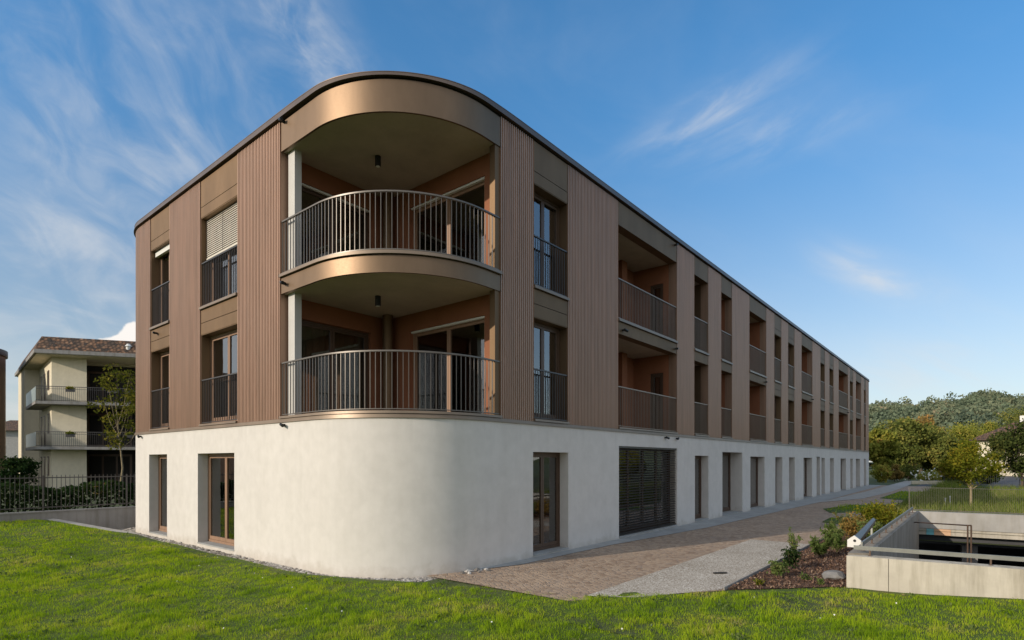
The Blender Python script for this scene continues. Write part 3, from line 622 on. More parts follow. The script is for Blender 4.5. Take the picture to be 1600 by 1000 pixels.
EDGE = [(-9.5, 12.62), (-.6, 11.68), (1.78, 11.43), (1.95, 11.25), (3.39, 9.79), (4.6, 8.5), (5.05, 7.8), (6.4, 7.71), (7.5, 7.45), (7.9, 6.95), (8.6, 6.52), (9.35, 6.20), (10.1, 5.99), (10.9, 5.92), (19.9, 5.92), (23.85, 4.75)]
EV_, EU_ = np.array([a for a, b in EDGE]), np.array([b for a, b in EDGE])
def umax(v): return np.interp(v, EV_, EU_)
def sst(a, b, x):
    t = np.clip((x - a) / (b - a), 0, 1); return t * t * (3 - 2 * t)
def lawn_z(u, v):
    return .30 * sst(14.5, 23.5, v) * sst(6.3, 4.2, u) + .018 * np.sin(u * 1.3 + v * .7) * np.sin(v * 1.1 - u * .4) - .012 + .13 * sst(1.4, -1.6, v) * sst(8.5, 11.3, u)
m = MB(); vs = np.concatenate([np.arange(-9.5, 23.8, .35), [23.85]]); nu = 60
for v in vs:
    uu = np.linspace(0, 1, nu) ** .6 * (umax(v) + 26) - 26
    m.v += [(float(u), float(v), float(lawn_z(u, v)) ) for u in uu]
for i in range(len(vs) - 1):
    for k in range(nu - 1): a = i * nu + k; m.f.append((a, a + 1, a + nu + 1, a + nu))
for i in range(len(vs) - 1):                                        # turned-down edge
    a, b = m.v[i * nu + nu - 1], m.v[(i + 1) * nu + nu - 1]; m.quad([a, b, (b[0], b[1], -.33), (a[0], a[1], -.33)])
struct('lawn', m, M['turf'], 40)
def sheet(name, poly, z, mt): m = MB(); m.quad([(x, y, z) for x, y in poly]); return struct(name, m, M[mt])
sheet('paving', [(7.35, 8.2), (7.45, 5.0), (8.4, 4.3), (9.75, 3.35), (16.6, 3.40), (62, 3.0), (62, 8.0)], .0, 'setts')
sheet('gravel_path', [(7.9, 4.96), (8.3, 4.3), (9.76, 3.42), (16.6, 3.42), (16.6, 4.96)], .005, 'gravel')
sheet('apron', [(8.0, 7.95), (9.4, 7.52), (13.1, 7.45), (18.6, 6.95), (34.6, 6.62), (62, 6.9), (62, 8.0)], .010, 'apron')
sheet('path', [(33.8, 6.64), (38.7, 5.3), (49.8, 4.9), (78, 5.1), (78, 6.4), (48.3, 6.35)], .015, 'conc_path')
sheet('lawn_patch', [(40, 4.6), (38.6, 3.2), (50, 3.0), (50, 4.5)], .008, 'turf')
sheet('lawn_patch', [(27.2, 4.9), (29, 3.45), (34, 3.3), (33.0, 4.95), (29.4, 5.6)], .008, 'turf')
sheet('lawn_patch', [(22.3, 3.45), (25.2, 3.45), (25.0, 4.5), (22.9, 4.4)], .008, 'turf')
sheet('road', [(52, 4.55), (56, -6), (130, -14), (130, 3.5)], -.012, 'road')
sheet('planting_bed', [(9.85, 3.33), (11.25, 2.0), (11.42, 1.81), (26.5, 1.81), (27.5, 3.39), (16.6, 3.39)], -.004, 'mulch')
m = MB(); m.bar((9.78, 3.37, 0), (16.62, 3.405, 0), .02, .09); m.bar((16.62, 3.405, 0), (27.5, 3.40, 0), .02, .07); struct('bed_edging', m, M['conc_grey'])
m = MB(); strip(m, 0, sR(8.6), -.34, -.055, .42, -.02); struct('gravel_strip', m, M['gravel'])
m = MB(); m.quad([(4.2, 24.0, -.26), (4.9, 19.6, -.26), (9, 19.6, -.26), (9, 24.0, -.26)]); struct('gravel_yard', m, M['gravel'])
m = MB(); m.hexa([(4.62, 23.9, -.33), (4.86, 23.95, -.33), (6.10, 19.85, -.33), (5.88, 19.75, -.33)][::-1], [(4.62, 23.9, .29), (4.86, 23.95, .29), (6.10, 19.85, -.01), (5.88, 19.75, -.01)][::-1]); struct('kerb', m, M['conc_path'])
# ---- grass
def frustum(n, D0, D1, margin=.22):
    D = np.sqrt(RNG.uniform(D0 * D0, D1 * D1, n)); x = RNG.uniform(-.905 - margin, .905 + margin, n) * D; return D, x
def blades(name, u, v, z, h, w, m, lean=.55):
    N = len(u); a = RNG.uniform(0, 2 * np.pi, N); b = RNG.uniform(0, 2 * np.pi, N); c = np.stack([np.cos(a), np.sin(a), 0 * a], 1) * (w / 2)[:, None]
    l = RNG.uniform(.1, lean, N) * h; d = np.stack([np.cos(b), np.sin(b), 0 * b], 1) * l[:, None]
    B = np.stack([u, v, z - .01], 1); H_ = np.stack([0 * h, 0 * h, h], 1)
    Mi = B + H_ * .6 + d * .35; T = B + H_ * .98 + d
    V = np.stack([B - c, B + c, Mi + c * .75, Mi - c * .75, Mi - c * .75, Mi + c * .75, T + c * .12, T - c * .12], 1).reshape(-1, 3)
    return tag(arrmesh(name, V, 4, 2 * N, m, np.repeat(RNG.uniform(0, 1, N), 2)), kind='stuff')
U_, V_, H2, W2 = [], [], [], []
for D0, D1, dens in ((5.2, 8.2, 3400), (8.2, 11, 2500), (11, 15, 1500), (15, 25, 800)):
    n = int(dens * (D1 * D1 - D0 * D0) * 1.12); D, l = frustum(n, D0, D1)
    u, v = D * CA + l * SA, D * SA - l * CA
    ok = (u < umax(v) + RNG.normal(0, .035, n)) & (v > -9.4) & (v < 23.8); u, v, D = u[ok], v[ok], D[ok]
    cl = .5 + .5 * np.sin(u * 2.3 + 1.7 * np.sin(v * 1.9)) * np.sin(v * 2.7 + 1.3 * np.sin(u * 1.3)); c2 = .5 + .5 * np.sin(u * 9 + 2 * np.sin(v * 7)) * np.sin(v * 8 + 2 * np.sin(u * 6))
    keep = RNG.uniform(0, 1, len(u)) < .6 + .4 * c2; u, v, D, cl, c2 = [q[keep] for q in (u, v, D, cl, c2)]
    U_.append(u); V_.append(v); H2.append((.028 + .055 * cl * c2 + .04 * c2 ** 2) * RNG.uniform(.6, 1.4, len(u))); W2.append(.0045 * (D / 7) ** .8 * RNG.uniform(.7, 1.5, len(u)))
U_, V_, H2, W2 = map(np.concatenate, (U_, V_, H2, W2))
H2 *= .86 * np.clip((umax(V_) - U_) * 2.2, .35, 1)
blades('grass', U_, V_, lawn_z(U_, V_), H2, W2, M['grass'])
n = 5000; u = RNG.uniform(24, 50, n); v = RNG.uniform(3, 5.3, n); ok = ((u > 28.6) & (u < 33) & (v > 3.5)) | (u > 40) & (v < 4.4) | (u < 25) & (v > 3.5) & (v < 4.4)
blades('grass', u[ok], v[ok], 0 * u[ok], RNG.uniform(.06, .14, ok.sum()), RNG.uniform(.012, .025, ok.sum()), M['grass'])
n = 60000; D, l = RNG.uniform(17, 62, n), RNG.uniform(.62, 1.05, n); l = l * D; u, v = D * CA + l * SA, D * SA - l * CA
q = (u - P1[0]) * -EV[1] + (v - P1[1]) * EV[0]; ok = (q > .6) & (v < 2.6) & ((v > .02 * u) | (u < 53))
blades('meadow_grass', u[ok], v[ok], 0 * u[ok] - .02, RNG.uniform(.2, .75, ok.sum()), RNG.uniform(.012, .04, ok.sum()), M['grass_wild'], .8)
# ---- small loose stuff
def ico():
    b = bmesh.new(); bmesh.ops.create_icosphere(b, subdivisions=1, radius=1); V = np.array([v.co[:] for v in b.verts]); F = np.array([[v.index for v in f.verts] for f in b.faces]); b.free(); return V, F
IV, IF = ico()
def stones(name, P, r, m, flat=.65):
    N = len(P); V = np.repeat(IV[None], N, 0) * RNG.uniform(.75, 1.25, (N, len(IV), 1)); V *= RNG.uniform(.7, 1.3, (N, 1, 3)) * np.array([1, 1, flat]); V = V * r[:, None, None] + P[:, None, :]
    T = V[:, IF].reshape(-1, 3); return tag(arrmesh(name, T, 3, N * len(IF), m, np.repeat(RNG.uniform(0, 1, N), len(IF))), kind='stuff')
m_, nt_, b_ = nmat('pebbles'); a_ = nt_.nodes.new('ShaderNodeAttribute'); a_.attribute_name = 'rnd'
link(nt_, ramp(nt_, a_.outputs['Fac'], [(0, (.13, .115, .10)), (.4, (.28, .255, .23)), (1, (.50, .48, .45))]), b_.inputs['Base Color']); b_.inputs['Roughness'].default_value = .8; M['pebble'] = m_
n = 2600; s = RNG.uniform(0, sR(8.45), n); s = np.where(RNG.uniform(0, 1, n) < .6, RNG.uniform(SB[2] - 2, sR(8.45), n), s); o = RNG.uniform(.02, .36, n)
P = np.array([(*pt(a, b)[0], -.045) for a, b in zip(s, o)]); stones('pebble_margin', P, RNG.uniform(.012, .038, n), M['pebble'])
n = 500; P = np.stack([RNG.uniform(4.9, 7, n), RNG.uniform(19.6, 23.8, n), np.full(n, -.25)], 1); stones('pebble_margin', P, RNG.uniform(.02, .06, n), M['pebble'])
n = 9; P = np.array([(*pt(sR(8.0) + q * .07, .16 + .1 * math.sin(q * 2.))[0], -.0) for q in range(n)]); stones('pebble_margin', P, RNG.uniform(.05, .085, n), M['pebble'])
m_, nt_, b_ = nmat('bark_chips'); a_ = nt_.nodes.new('ShaderNodeAttribute'); a_.attribute_name = 'rnd'
link(nt_, ramp(nt_, a_.outputs['Fac'], [(0, (.05, .028, .018)), (.5, (.14, .075, .048)), (.9, (.26, .155, .10)), (1, (.42, .33, .24))]), b_.inputs['Base Color']); b_.inputs['Roughness'].default_value = .9; M['chips'] = m_
n = 9000; u = 9.9 + 12 * RNG.uniform(0, 1, n) ** 1.6; v = RNG.uniform(1.85, 3.33, n); ok = u > 13.2 - v + .0; u, v = u[ok], v[ok]
tag(cards('mulch_chips', np.stack([u, v, RNG.uniform(.0, .03, len(u))], 1), .055, M['chips'], aspect=.4, loc=(12, 2.5, 0), up=0, normal=np.array([0, 0, 1.])), kind='stuff')
n = 420; D, l = frustum(n, 5.6, 17); u0, v0 = D * CA + l * SA, D * SA - l * CA; k = 9; u, v = [np.repeat(q, k) + RNG.normal(0, .05, n * k) for q in (u0, v0)]; ok = (u < umax(v) - .15) & (v < 23)
tag(cards('lawn_weeds', np.stack([u[ok], v[ok], lawn_z(u[ok], v[ok]) + RNG.uniform(.03, .075, ok.sum())], 1), .05, M['leaf_shrub'], aspect=.7, normal=np.array([0, 0, 1.])), kind='stuff')
n = 260; D, l = frustum(n, 6.5, 20); u, v = D * CA + l * SA, D * SA - l * CA; ok = (u < umax(v) - .2) & (v < 22)
M['petal'] = mat('daisy_petals', (.75, .75, .68), .8)
tag(cards('daisies', np.stack([u[ok], v[ok], lawn_z(u[ok], v[ok]) + .07], 1), .022, M['petal'], aspect=1., normal=np.array([0, 0, 1.])), kind='stuff')
# ------------------------------------------------------------------ vegetation
def tree(name, label, cat, xy, z0, h, w, mt, tr=.12, clear=.25, nc=26, nl=70, ls=.28, group=None, bark='bark', cr=.30, squash=1., seed=1):
    rg = np.random.default_rng(seed); x, y = xy; T = thing(name, label, cat, (x, y, z0), group); m = MB()
    cz = z0 + h * (clear + (1 - clear) * .5); rz = h * (1 - clear) * .5; rx = w / 2
    C = []
    while len(C) < nc:
        p = rg.normal(size=3); p /= np.linalg.norm(p); r = rg.uniform(.25, 1) ** .5 * .86; k = 1 - .25 * max(0, p[2])
        C.append((x + p[0] * r * rx * k, y + p[1] * r * rx * k, cz + p[2] * r * rz * .9))
    C = np.array(C); bx, by = rg.normal(0, .02 * h, 2)
    top = (x + bx, y + by, z0 + h * (.55 + clear * .3)); mid = (x - bx * .5, y - by * .4, z0 + h * clear * .8)
    m.tube([(x, y, z0 - .1), (x + .1 * bx, y, z0 + .06 * h), mid, top], [tr * 1.35, tr, tr * .8, tr * .35], 8)
    for k in range(min(nc, 11)):
        c = C[k]; t = rg.uniform(.1, .85); st = np.array(mid) * (1 - t) + np.array(top) * t; q = st * .5 + c * .5 + np.array([0, 0, -.04 * h])
        m.tube([tuple(st), tuple(q), tuple(c)], [tr * .38, tr * .24, tr * .08], 5)
    obj('trunk', m, M[bark], T, 60)
    rc = rx * cr * rg.uniform(.65, 1.35, nc); D = rg.normal(size=(nc, nl, 3)); D /= np.linalg.norm(D, axis=2)[:, :, None]; D *= rg.uniform(.15, 1.15, (nc, nl, 1)) ** .6
    L = C[:, None, :] + D * rc[:, None, None] * np.array([1, 1, .75 * squash])
    cards('crown', L.reshape(-1, 3), ls, M[mt], T, up=.0, aspect=.62); return T
def shrub(name, label, xy, z0, h, w, mt, n=500, ls=.07, group=None, seed=1, spiky=False, cat='shrub'):
    rg = np.random.default_rng(seed); x, y = xy; T = thing(name, label, cat, (x, y, z0), group); m = MB(); P = []
    for k in range(9):
        a = rg.uniform(0, 6.28); r = w / 2 * rg.uniform(.2, .9); e = (x + r * math.cos(a), y + r * math.sin(a), z0 + h * rg.uniform(.55, 1)); md = (x + .35 * r * math.cos(a), y + .35 * r * math.sin(a), z0 + .5 * (e[2] - z0))
        m.tube([(x, y, z0 - .03), md, e], [.010, .007, .003], 5)
        nn = n // 9; t = rg.uniform(.15, 1.05, nn) ** .7; s0 = np.array([x, y, z0]); q = s0 * (1 - t)[:, None] ** 2 + 2 * np.array(md) * (t * (1 - t))[:, None] + np.array(e) * (t ** 2)[:, None]
        P.append(q + rg.normal(0, w * (.05 if spiky else .12), (nn, 3)) * np.array([1, 1, .6]))
    obj('stem', m, M['bark'], T); cards('foliage', np.concatenate(P), ls, M[mt], T, aspect=.22 if spiky else .5, up=.8 if spiky else .2); return T
# right side, far to near
TG = 'trees standing beyond the far end of the building'
for i, (lab, x, D, ty, wpx, mt) in enumerate([
    ('olive green tree closest to the far corner of the long building', 1375, 66, 668, 42, 'leaf_mid'),
    ('broad olive tree behind the tree at the building corner', 1398, 80, 652, 58, 'leaf_dark'),
    ('dense dark green tree in the middle of the clump beyond the building', 1420, 74, 656, 60, 'leaf_dark'),
    ('dark rounded tree just left of the gap with the white flowers', 1452, 76, 659, 54, 'leaf_dark'),
    ('smaller dark tree right of the clump, beside the yellow tree', 1474, 72, 682, 36, 'leaf_dark'),
    ('tall tree with reddish crown rising behind the dark clump', 1438, 100, 648, 56, 'leaf_rust'),
    ('green tree seen above and behind the yellow shrub', 1502, 120, 664, 60, 'leaf_mid'),
    ('green tree left of the house with the brown roof', 1532, 125, 660, 56, 'leaf_mid'),
    ('dark green tree behind the brown roof', 1596, 130, 640, 80, 'leaf_dark')]):
    h = (zz(ty, D) + .1) * 1.13; tree('broadleaf_tree', lab, 'tree', px(x, D), -.1, h, wpx * D / 884 * 1.25, mt, .2, .06, 60, 130, .36, TG, seed=20 + i, cr=.30)
for i, (lab, x, D, ty, wpx, mt) in enumerate([
    ('low green bush at the foot of the tree by the building corner', 1378, 60, 722, 30, 'leaf_mid'), ('reddish low bush at the edge of the far lawn', 1398, 62, 724, 24, 'leaf_rust'),
    ('dark low bush under the middle of the tree clump', 1420, 64, 722, 34, 'leaf_dark'), ('reddish bush right of the white flowers', 1474, 60, 722, 22, 'leaf_rust'), ('dark bush behind the far fence, under the yellow tree', 1496, 52, 730, 34, 'leaf_hedge'), ('dark bush behind the far fence left of the white wall of the house', 1540, 56, 732, 40, 'leaf_hedge')]):
    tree('garden_bush', lab, 'bush', px(x, D), -.1, zz(ty, D), wpx * D / 884, mt, .06, .02, 20, 90, .22, 'bushes below the far trees', seed=50 + i, cr=.4)
tree('yellow_bush', 'bright yellow bush glowing behind the young tree', 'bush', px(1514, 58), -.1, zz(676, 58), 3.6, 'leaf_yellow', .1, .1, 24, 90, .22, seed=71, cr=.36)
tree('young_tree', 'young yellow green tree with a slim yellowish trunk behind the fine fence', 'tree', px(1517, 23.5), -.02, zz(689, 23.5), 2.35, 'leaf_yellow', .05, .34, 40, 90, .11, seed=72, bark='bark_pale', cr=.30)
tree('dark_tree', 'dark leafy tree in front of the pale house at the right edge', 'tree', px(1596, 44), -.05, zz(650, 44), 5.2, 'leaf_deep', .12, .10, 80, 130, .20, seed=73, cr=.26)
tree('flowering_bush', 'bush with white flowers above the low pale wall', 'bush', px(1450, 57), 0, zz(736, 57), 2.4, 'leaf_mid', .05, .05, 14, 60, .18, seed=74)
n = 70; c = np.array([*px(1449, 56), .0]); P = c + np.stack([RNG.normal(0, .8, n), RNG.normal(0, .8, n), zz(743, 56) + RNG.normal(0, .28, n)], 1)
bl = cards('blossom', P, .20, M['petal'], [o for o in COL.objects if o.name.startswith('flowering_bush')][0], aspect=.8)
a, b = px(1424, 55), px(1474, 55); m = MB(); m.bar((*a, .12), (*b, .12), .2, .4); solo('garden_wall', m, M['cream'], 'low pale garden wall below the white flowering bush', 'wall', (*a, 0))
# shrubs of the planting bed
SG = 'shrubs in the bark mulch bed'
for i, (lab, u, v, h, w, mt, sp, n, ls) in enumerate([
    ('low bright green plant nearest the lawn end of the mulch bed', 11.55, 2.95, .30, .42, 'leaf_shrub', False, 420, .06),
    ('dark green leafy plant behind the lowest one beside the gravel path', 12.55, 2.98, .42, .48, 'leaf_hedge', False, 420, .07),
    ('tall thin weedy plant reaching over the edge of the gravel path', 13.5, 3.12, .78, .4, 'leaf_shrub', True, 260, .10),
    ('tiny sprig alone in the mulch in front of the concrete wall', 11.5, 2.45, .14, .25, 'leaf_shrub', False, 120, .045),
    ('grey green feathery shrub in the middle of the bed', 14.6, 2.85, .5, .7, 'leaf_shrub', True, 900, .11),
    ('olive bushy shrub beside the metal trough', 15.6, 2.65, .55, .75, 'leaf_shrub', True, 800, .10),
    ('tall grassy shrub behind the olive one', 16.9, 2.95, .65, .8, 'leaf_shrub', True, 1100, .13),
    ('reddish brown shrub at the far part of the bed', 18.4, 2.75, .7, .9, 'leaf_rust', False, 900, .09),
    ('dark green shrub between the reddish shrub and the pit wall', 18.0, 2.3, .7, .7, 'leaf_shrub', False, 800, .08),
    ('yellow green golden shrub at the far end of the bed', 20.3, 2.5, .95, 1.2, 'leaf_yellow', False, 1800, .09),
    ('second golden shrub touching the corner of the pit wall', 21.6, 2.35, .85, 1.0, 'leaf_yellow', False, 1500, .09),
    ('wispy shrub beside the paving near the end of the bed', 19.4, 3.1, .7, .7, 'leaf_shrub', True, 700, .12),
    ('small yellowing weed at the pointed end of the bed', 10.5, 3.0, .12, .28, 'leaf_yellow', True, 90, .09),
    ('small weed between the mulch and the concrete corner', 11.25, 2.15, .12, .25, 'leaf_shrub', True, 90, .08)]):
    shrub('shrub', lab, (u, v), 0, h, w, mt, n, ls, SG, 100 + i, sp)
m = MB(); b = bmesh.new(); bmesh.ops.create_icosphere(b, subdivisions=2, radius=1)
for v in b.verts: k = .85 + .3 * random.random(); v.co = Vector((v.co.x * .30 * k, v.co.y * .22 * k, v.co.z * .10 * k))
m.v = [(v.co.x + 12.15, v.co.y + 2.12, v.co.z + .04) for v in b.verts]; m.f = [tuple(q.index for q in f.verts) for f in b.faces]; b.free()
solo('boulder', m, M['conc_grey'], 'flat grey stone lying in the mulch against the concrete wall', 'rock', (12.15, 2.12, 0))
# ------------------------------------------------------------------ concrete light well
WELL = thing('light_well', 'pale concrete light well of an underground garage sunk beside the lawn', 'light well', (15, 0, 0))
def ev(p, t, n=0., z=0.): return (p[0] + EV[0] * t - EV[1] * -n * 1., p[1] + EV[1] * t + EV[0] * -n * 1., z) if False else (p[0] + EV[0] * t - EV[1] * n, p[1] + EV[1] * t + EV[0] * n, z)
def evbox(m, p, t0, t1, n0, n1, z0, z1):
    q = [ev(p, t0, n0), ev(p, t1, n0), ev(p, t1, n1), ev(p, t0, n1)]; return m.hexa([(x, y, z0) for x, y, _ in q], [(x, y, z1) for x, y, _ in q])
m = MB(); evbox(m, P0, .02, LP, .03, .3, -2.9, .543); t = 0.
for w in (.62, 1.92, 1.95, 1.95, 1.95, 1.95, 2.0): evbox(m, P0, t, t + w - .009, 0, .0299, -.5, .545); t += w
obj('front_wall', m, M['conc'], WELL)
m = MB(); q = [ev(P0, LP, 0), ev(P0, LP + .3, 0), ev(P1, LP + .3, 0), ev(P1, LP, 0)]; m.prism([(a, b_) for a, b_, _ in q], -2.9, .57); obj('side_wall', m, M['conc'], WELL)
m = MB(); m.hexa([(P0[0] + .12, 1.80, -2.9), (P0[0] + .34, 1.5, -2.9), (P1[0], 1.5, -2.9), (P1[0], 1.80, -2.9)], [(P0[0] + .12, 1.80, .575), (P0[0] + .34, 1.5, .575), (P1[0], 1.5, .575), (P1[0], 1.80, .575)]); obj('side_wall', m, M['conc_shade'], WELL)
m = MB(); evbox(m, P1, -.02, LP, -.0, .3, .06, .59); obj('back_beam', m, M['conc_path'], WELL)
m = MB(); evbox(m, P1, .02, LP, .035, .298, -.15, .0585); obj('lintel', m, M['conc'], WELL)
m = MB(); evbox(m, P1, .3, LP, .30, 9, -.45, -.155); evbox(m, P1, LP, LP + .25, .3, 9.2, -2.9, -.302); evbox(m, P1, -.3, .28, .56, 9, -2.9, -.32); evbox(m, P1, .3, LP, 9, 9.2, -2.9, -.3)
m.quad([(P0[0], 2, -2.85), (P0[0] + 1, -12, -2.85), (40, -12, -2.85), (40, 2, -2.85)]); obj('garage_hall', m, M['road'], WELL)  # dark tone on floor, walls and ceiling puts the hall's shade into colour
for t in (1.5, 6): m = MB(); evbox(m, P1, t, t + .4, 1.2, 1.6, -2.85, -.455); obj('pillar', m, M['conc_grey'], WELL)
def guard(label, A, B, n, loc):
    T = thing('guard_rail', label, 'guard rail', loc, 'low steel guard rails round the light well'); A = Vector(A); B = Vector(B); d = (B - A).normalized()
    for k in range(n):
        p = A + (B - A) * ((k + .15) / (n - .7)); m = MB(); m.bar(p, p + Vector((0, 0, .125)), .025, .025); m.bar(p - d * .03, p + d * .03 + Vector((0, 0, 0)), .06, .012); obj('post', m, M['frame'], T)
    m = MB(); m.bar(A + Vector((0, 0, .13)), B + Vector((0, 0, .13)), .03, .07); obj('rail', m, M['rail'], T)
g0 = ev(P0, .10, .2, .544); g1 = ev(P0, LP - 1, .2, .544); guard('flat steel guard rail along the front wall of the light well facing the lawn', g0, g1, 8, ev(P0, 0, .15, .585))
guard('flat steel guard rail along the side wall of the light well next to the shrubs', (P0[0] + .5, 1.64, .576), (P1[0] - .2, 1.64, .576), 10, (P0[0] + 3, 1.65, .575))
F = thing('pipe_frame', 'thin rust brown pipe frame standing in the light well', 'pipe frame', (*px(1514, 14.3), -2.85))
m = MB(); a, b = px(1512, 14.3), px(1517.5, 14.3); zt = zz(821, 14.3)
m.tube([(*a, -2.85), (*a, zt)], .018, 8); obj('post', m, M['frame'], F); m = MB(); m.tube([(*b, -2.85), (*b, zt)], .018, 8); obj('post', m, M['frame'], F)
e = px(1421, 17.3); m = MB(); m.tube([(*b, zt), (*a, zt), (*e, zz(815.5, 17.3))], .018, 8); obj('crossbar', m, M['frame'], F)
for lab, x0, x1, c in (('small turquoise painted panel on the inner beam of the light well', 1373, 1388, (.16, .42, .46)), ('orange brown painted panel beside the turquoise one', 1390, 1415, (.58, .36, .22))):
    t0 = 1.40 if x0 < 1380 else 1.60; t1 = t0 + (.19 if x0 < 1380 else .42); mt = mat('panel_' + lab.split()[1], c, .7); m = MB(); evbox(m, P1, t0 - .9, t1 - .9, .022, .034, -.145, .05); solo('painted_panel', m, mt, lab, 'panel', ev(P1, t0, .03, -.1))
# fine bar fence on the back beam
FF = thing('bar_fence', 'waist high fence of fine vertical bars on the far wall of the light well', 'fence', ev(P1, 0, .15, .59))
m = MB()
for k in range(int(LP / .045)):
    p = ev(P1, .05 + k * .045, .18); m.box(p[0] - .0022, p[0] + .0022, p[1] - .0022, p[1] + .0022, .6, 1.34)
obj('bars', m, M['bar'], FF)
m = MB(); A, B = Vector(ev(P1, .03, .18, 1.35)), Vector(ev(P1, LP, .18, 1.35)); m.bar(A, B, .02, .012); obj('top_rail', m, M['bar'], FF)
m = MB(); m.bar(A - Vector((0, 0, .72)), B - Vector((0, 0, .72)), .03, .02); obj('bottom_rail', m, M['bar'], FF)
for k in range(0, 13, 3): p = ev(P1, .05 + k, .18); m = MB(); m.box(p[0] - .009, p[0] + .009, p[1] - .009, p[1] + .009, .59, 1.34); obj('post', m, M['bar'], FF)
# metal trough with a white end plate lying on the bed beside the well
T = thing('metal_trough', 'sloping grey metal trough with a white end plate between the shrubs and the light well', 'trough', (14, 2.1, 0))
a, b = Vector((13.75, 2.02, .52)), Vector((16.8, 2.06, .72)); w_ = .085
m = MB(); m.hexa([a + Vector((0, -w_, -.09)), a + Vector((0, w_, -.09)), a + Vector((0, w_, .02)), a + Vector((0, 0, .11)), a + Vector((0, -w_, .02))], [b + Vector((0, -w_ * .6, -.05)), b + Vector((0, w_ * .6, -.05)), b + Vector((0, w_ * .6, .02)), b + Vector((0, 0, .06)), b + Vector((0, -w_ * .6, .02))]); obj('channel', m, M['bar'], T)
c = a - Vector((.03, 0, 0)); w_ = .125; m = MB(); m.hexa([c + Vector((-.02, -w_, -.12)), c + Vector((-.02, w_, -.12)), c + Vector((-.02, w_, .03)), c + Vector((-.02, 0, .13)), c + Vector((-.02, -w_, .03))], [c + Vector((.028, -w_, -.12)), c + Vector((.028, w_, -.12)), c + Vector((.028, w_, .03)), c + Vector((.028, 0, .13)), c + Vector((.028, -w_, .03))]); obj('end_plate', m, M['white'], T)
m = MB(); m.tube([c + Vector((-.026, -.01, .02)), c + Vector((-.02, -.01, .02))], .028, 12); obj('hole', m, M['black'], T)
for q in (.08, .9): p = a.lerp(b, q); m = MB(); m.bar((p.x, p.y, -.02), (p.x, p.y, p.z - .09), .04, .04); obj('leg', m, M['steel'], T)
for x, y in ((1477, 790), (1484.5, 788)):
    D = 24.; p = px(x, D); m = MB(); m.tube([(*p, -.02), (*p, zz(780 if x < 1480 else 777, D))], .022, 8); m.tube([(*p, zz(780 if x < 1480 else 777, D)), (*p, zz(778 if x < 1480 else 775, D))], .03, 8)
    solo('marker_post', m, M['white'], 'shorter white marker post in the meadow behind the fine fence' if x < 1480 else 'taller white marker post in the meadow behind the fine fence', 'post', (*p, 0), 'white marker posts')
def bar_fence(name, label, A, B, z0, h, sp, r, mt, posts=2.5, spikes=True):
    A = Vector((*A, z0)); B = Vector((*B, z0)); L = (B - A).length; T = thing(name, label, 'fence', tuple(A)); m = MB(); n = int(L / sp)
    for k in range(n + 1):
        p = A.lerp(B, k / n); hh = h + (.07 if spikes else 0); m.box(p.x - r, p.x + r, p.y - r, p.y + r, z0 + .06, z0 + hh)
    obj('bars', m, M[mt], T)
    for z in (.12, h - .02): m = MB(); m.bar(A + Vector((0, 0, z)), B + Vector((0, 0, z)), .012, .035); obj('rail', m, M[mt], T)
    k = 0.
    while k <= L: p = A.lerp(B, k / L); m = MB(); m.box(p.x - .022, p.x + .022, p.y - .022, p.y + .022, z0, z0 + h + .05); obj('post', m, M[mt], T); k += posts
    return T
bar_fence('metal_fence', 'far metal fence of thin bars below the yellow tree and the pale house', px(1475, 50), px(1700, 46), -.02, 1.35, .13, .008, 'bar_dark', 2.6)
# pale house on the right
def local(o, fx, fy):
    return lambda a, b, z=None: (o[0] + fx[0] * a + fy[0] * b, o[1] + fx[1] * a + fy[1] * b) if z is None else (o[0] + fx[0] * a + fy[0] * b, o[1] + fx[1] * a + fy[1] * b, z)
C = px(1620, 82); HR = thing('pale_house', 'pale two storey house with a brown hipped roof half hidden by the dark tree', 'house', (*C, 0)); g = 40
fx = (math.cos(R_(-40)), math.sin(R_(-40))); fy = (math.sin(R_(40)), math.cos(R_(40))); q = local(C, fx, fy)
m = MB(); m.prism([q(0, 0), q(11, 0), q(11, 9), q(0, 9)], -.3, zz(686, 82)); obj('wall', m, M['cream'], HR)
ze, zr = zz(685, 82), zz(650, 84); m = MB(); e = .8; i = len(m.v); m.v += [q(-e, -e, ze), q(11 + e, -e, ze), q(11 + e, 9 + e, ze), q(-e, 9 + e, ze), q(4.0, 4.5, zr), q(7, 4.5, zr)]
m.f += [(0, 1, 5, 4), (1, 2, 5), (2, 3, 4, 5), (3, 0, 4), (3, 2, 1, 0)]; rf = obj('roof', m, M['tiles'], HR)
m = MB(); p = q(3.4, 4.6); m.box(p[0] - .26, p[0] + .26, p[1] - .26, p[1] + .26, zr - .8, zr + .3); obj('chimney', m, M['white'], rf)
for a in (1.2, 4.5, 7.8):
    for z in (.9, 3.6):
        m = MB(); m.hexa([q(a, -.03, z), q(a + 1.1, -.03, z), q(a + 1.1, .02, z), q(a, .02, z)], [q(a, -.03, z + 1.4), q(a + 1.1, -.03, z + 1.4), q(a + 1.1, .02, z + 1.4), q(a, .02, z + 1.4)]); obj('window', m, M['frame'], HR)
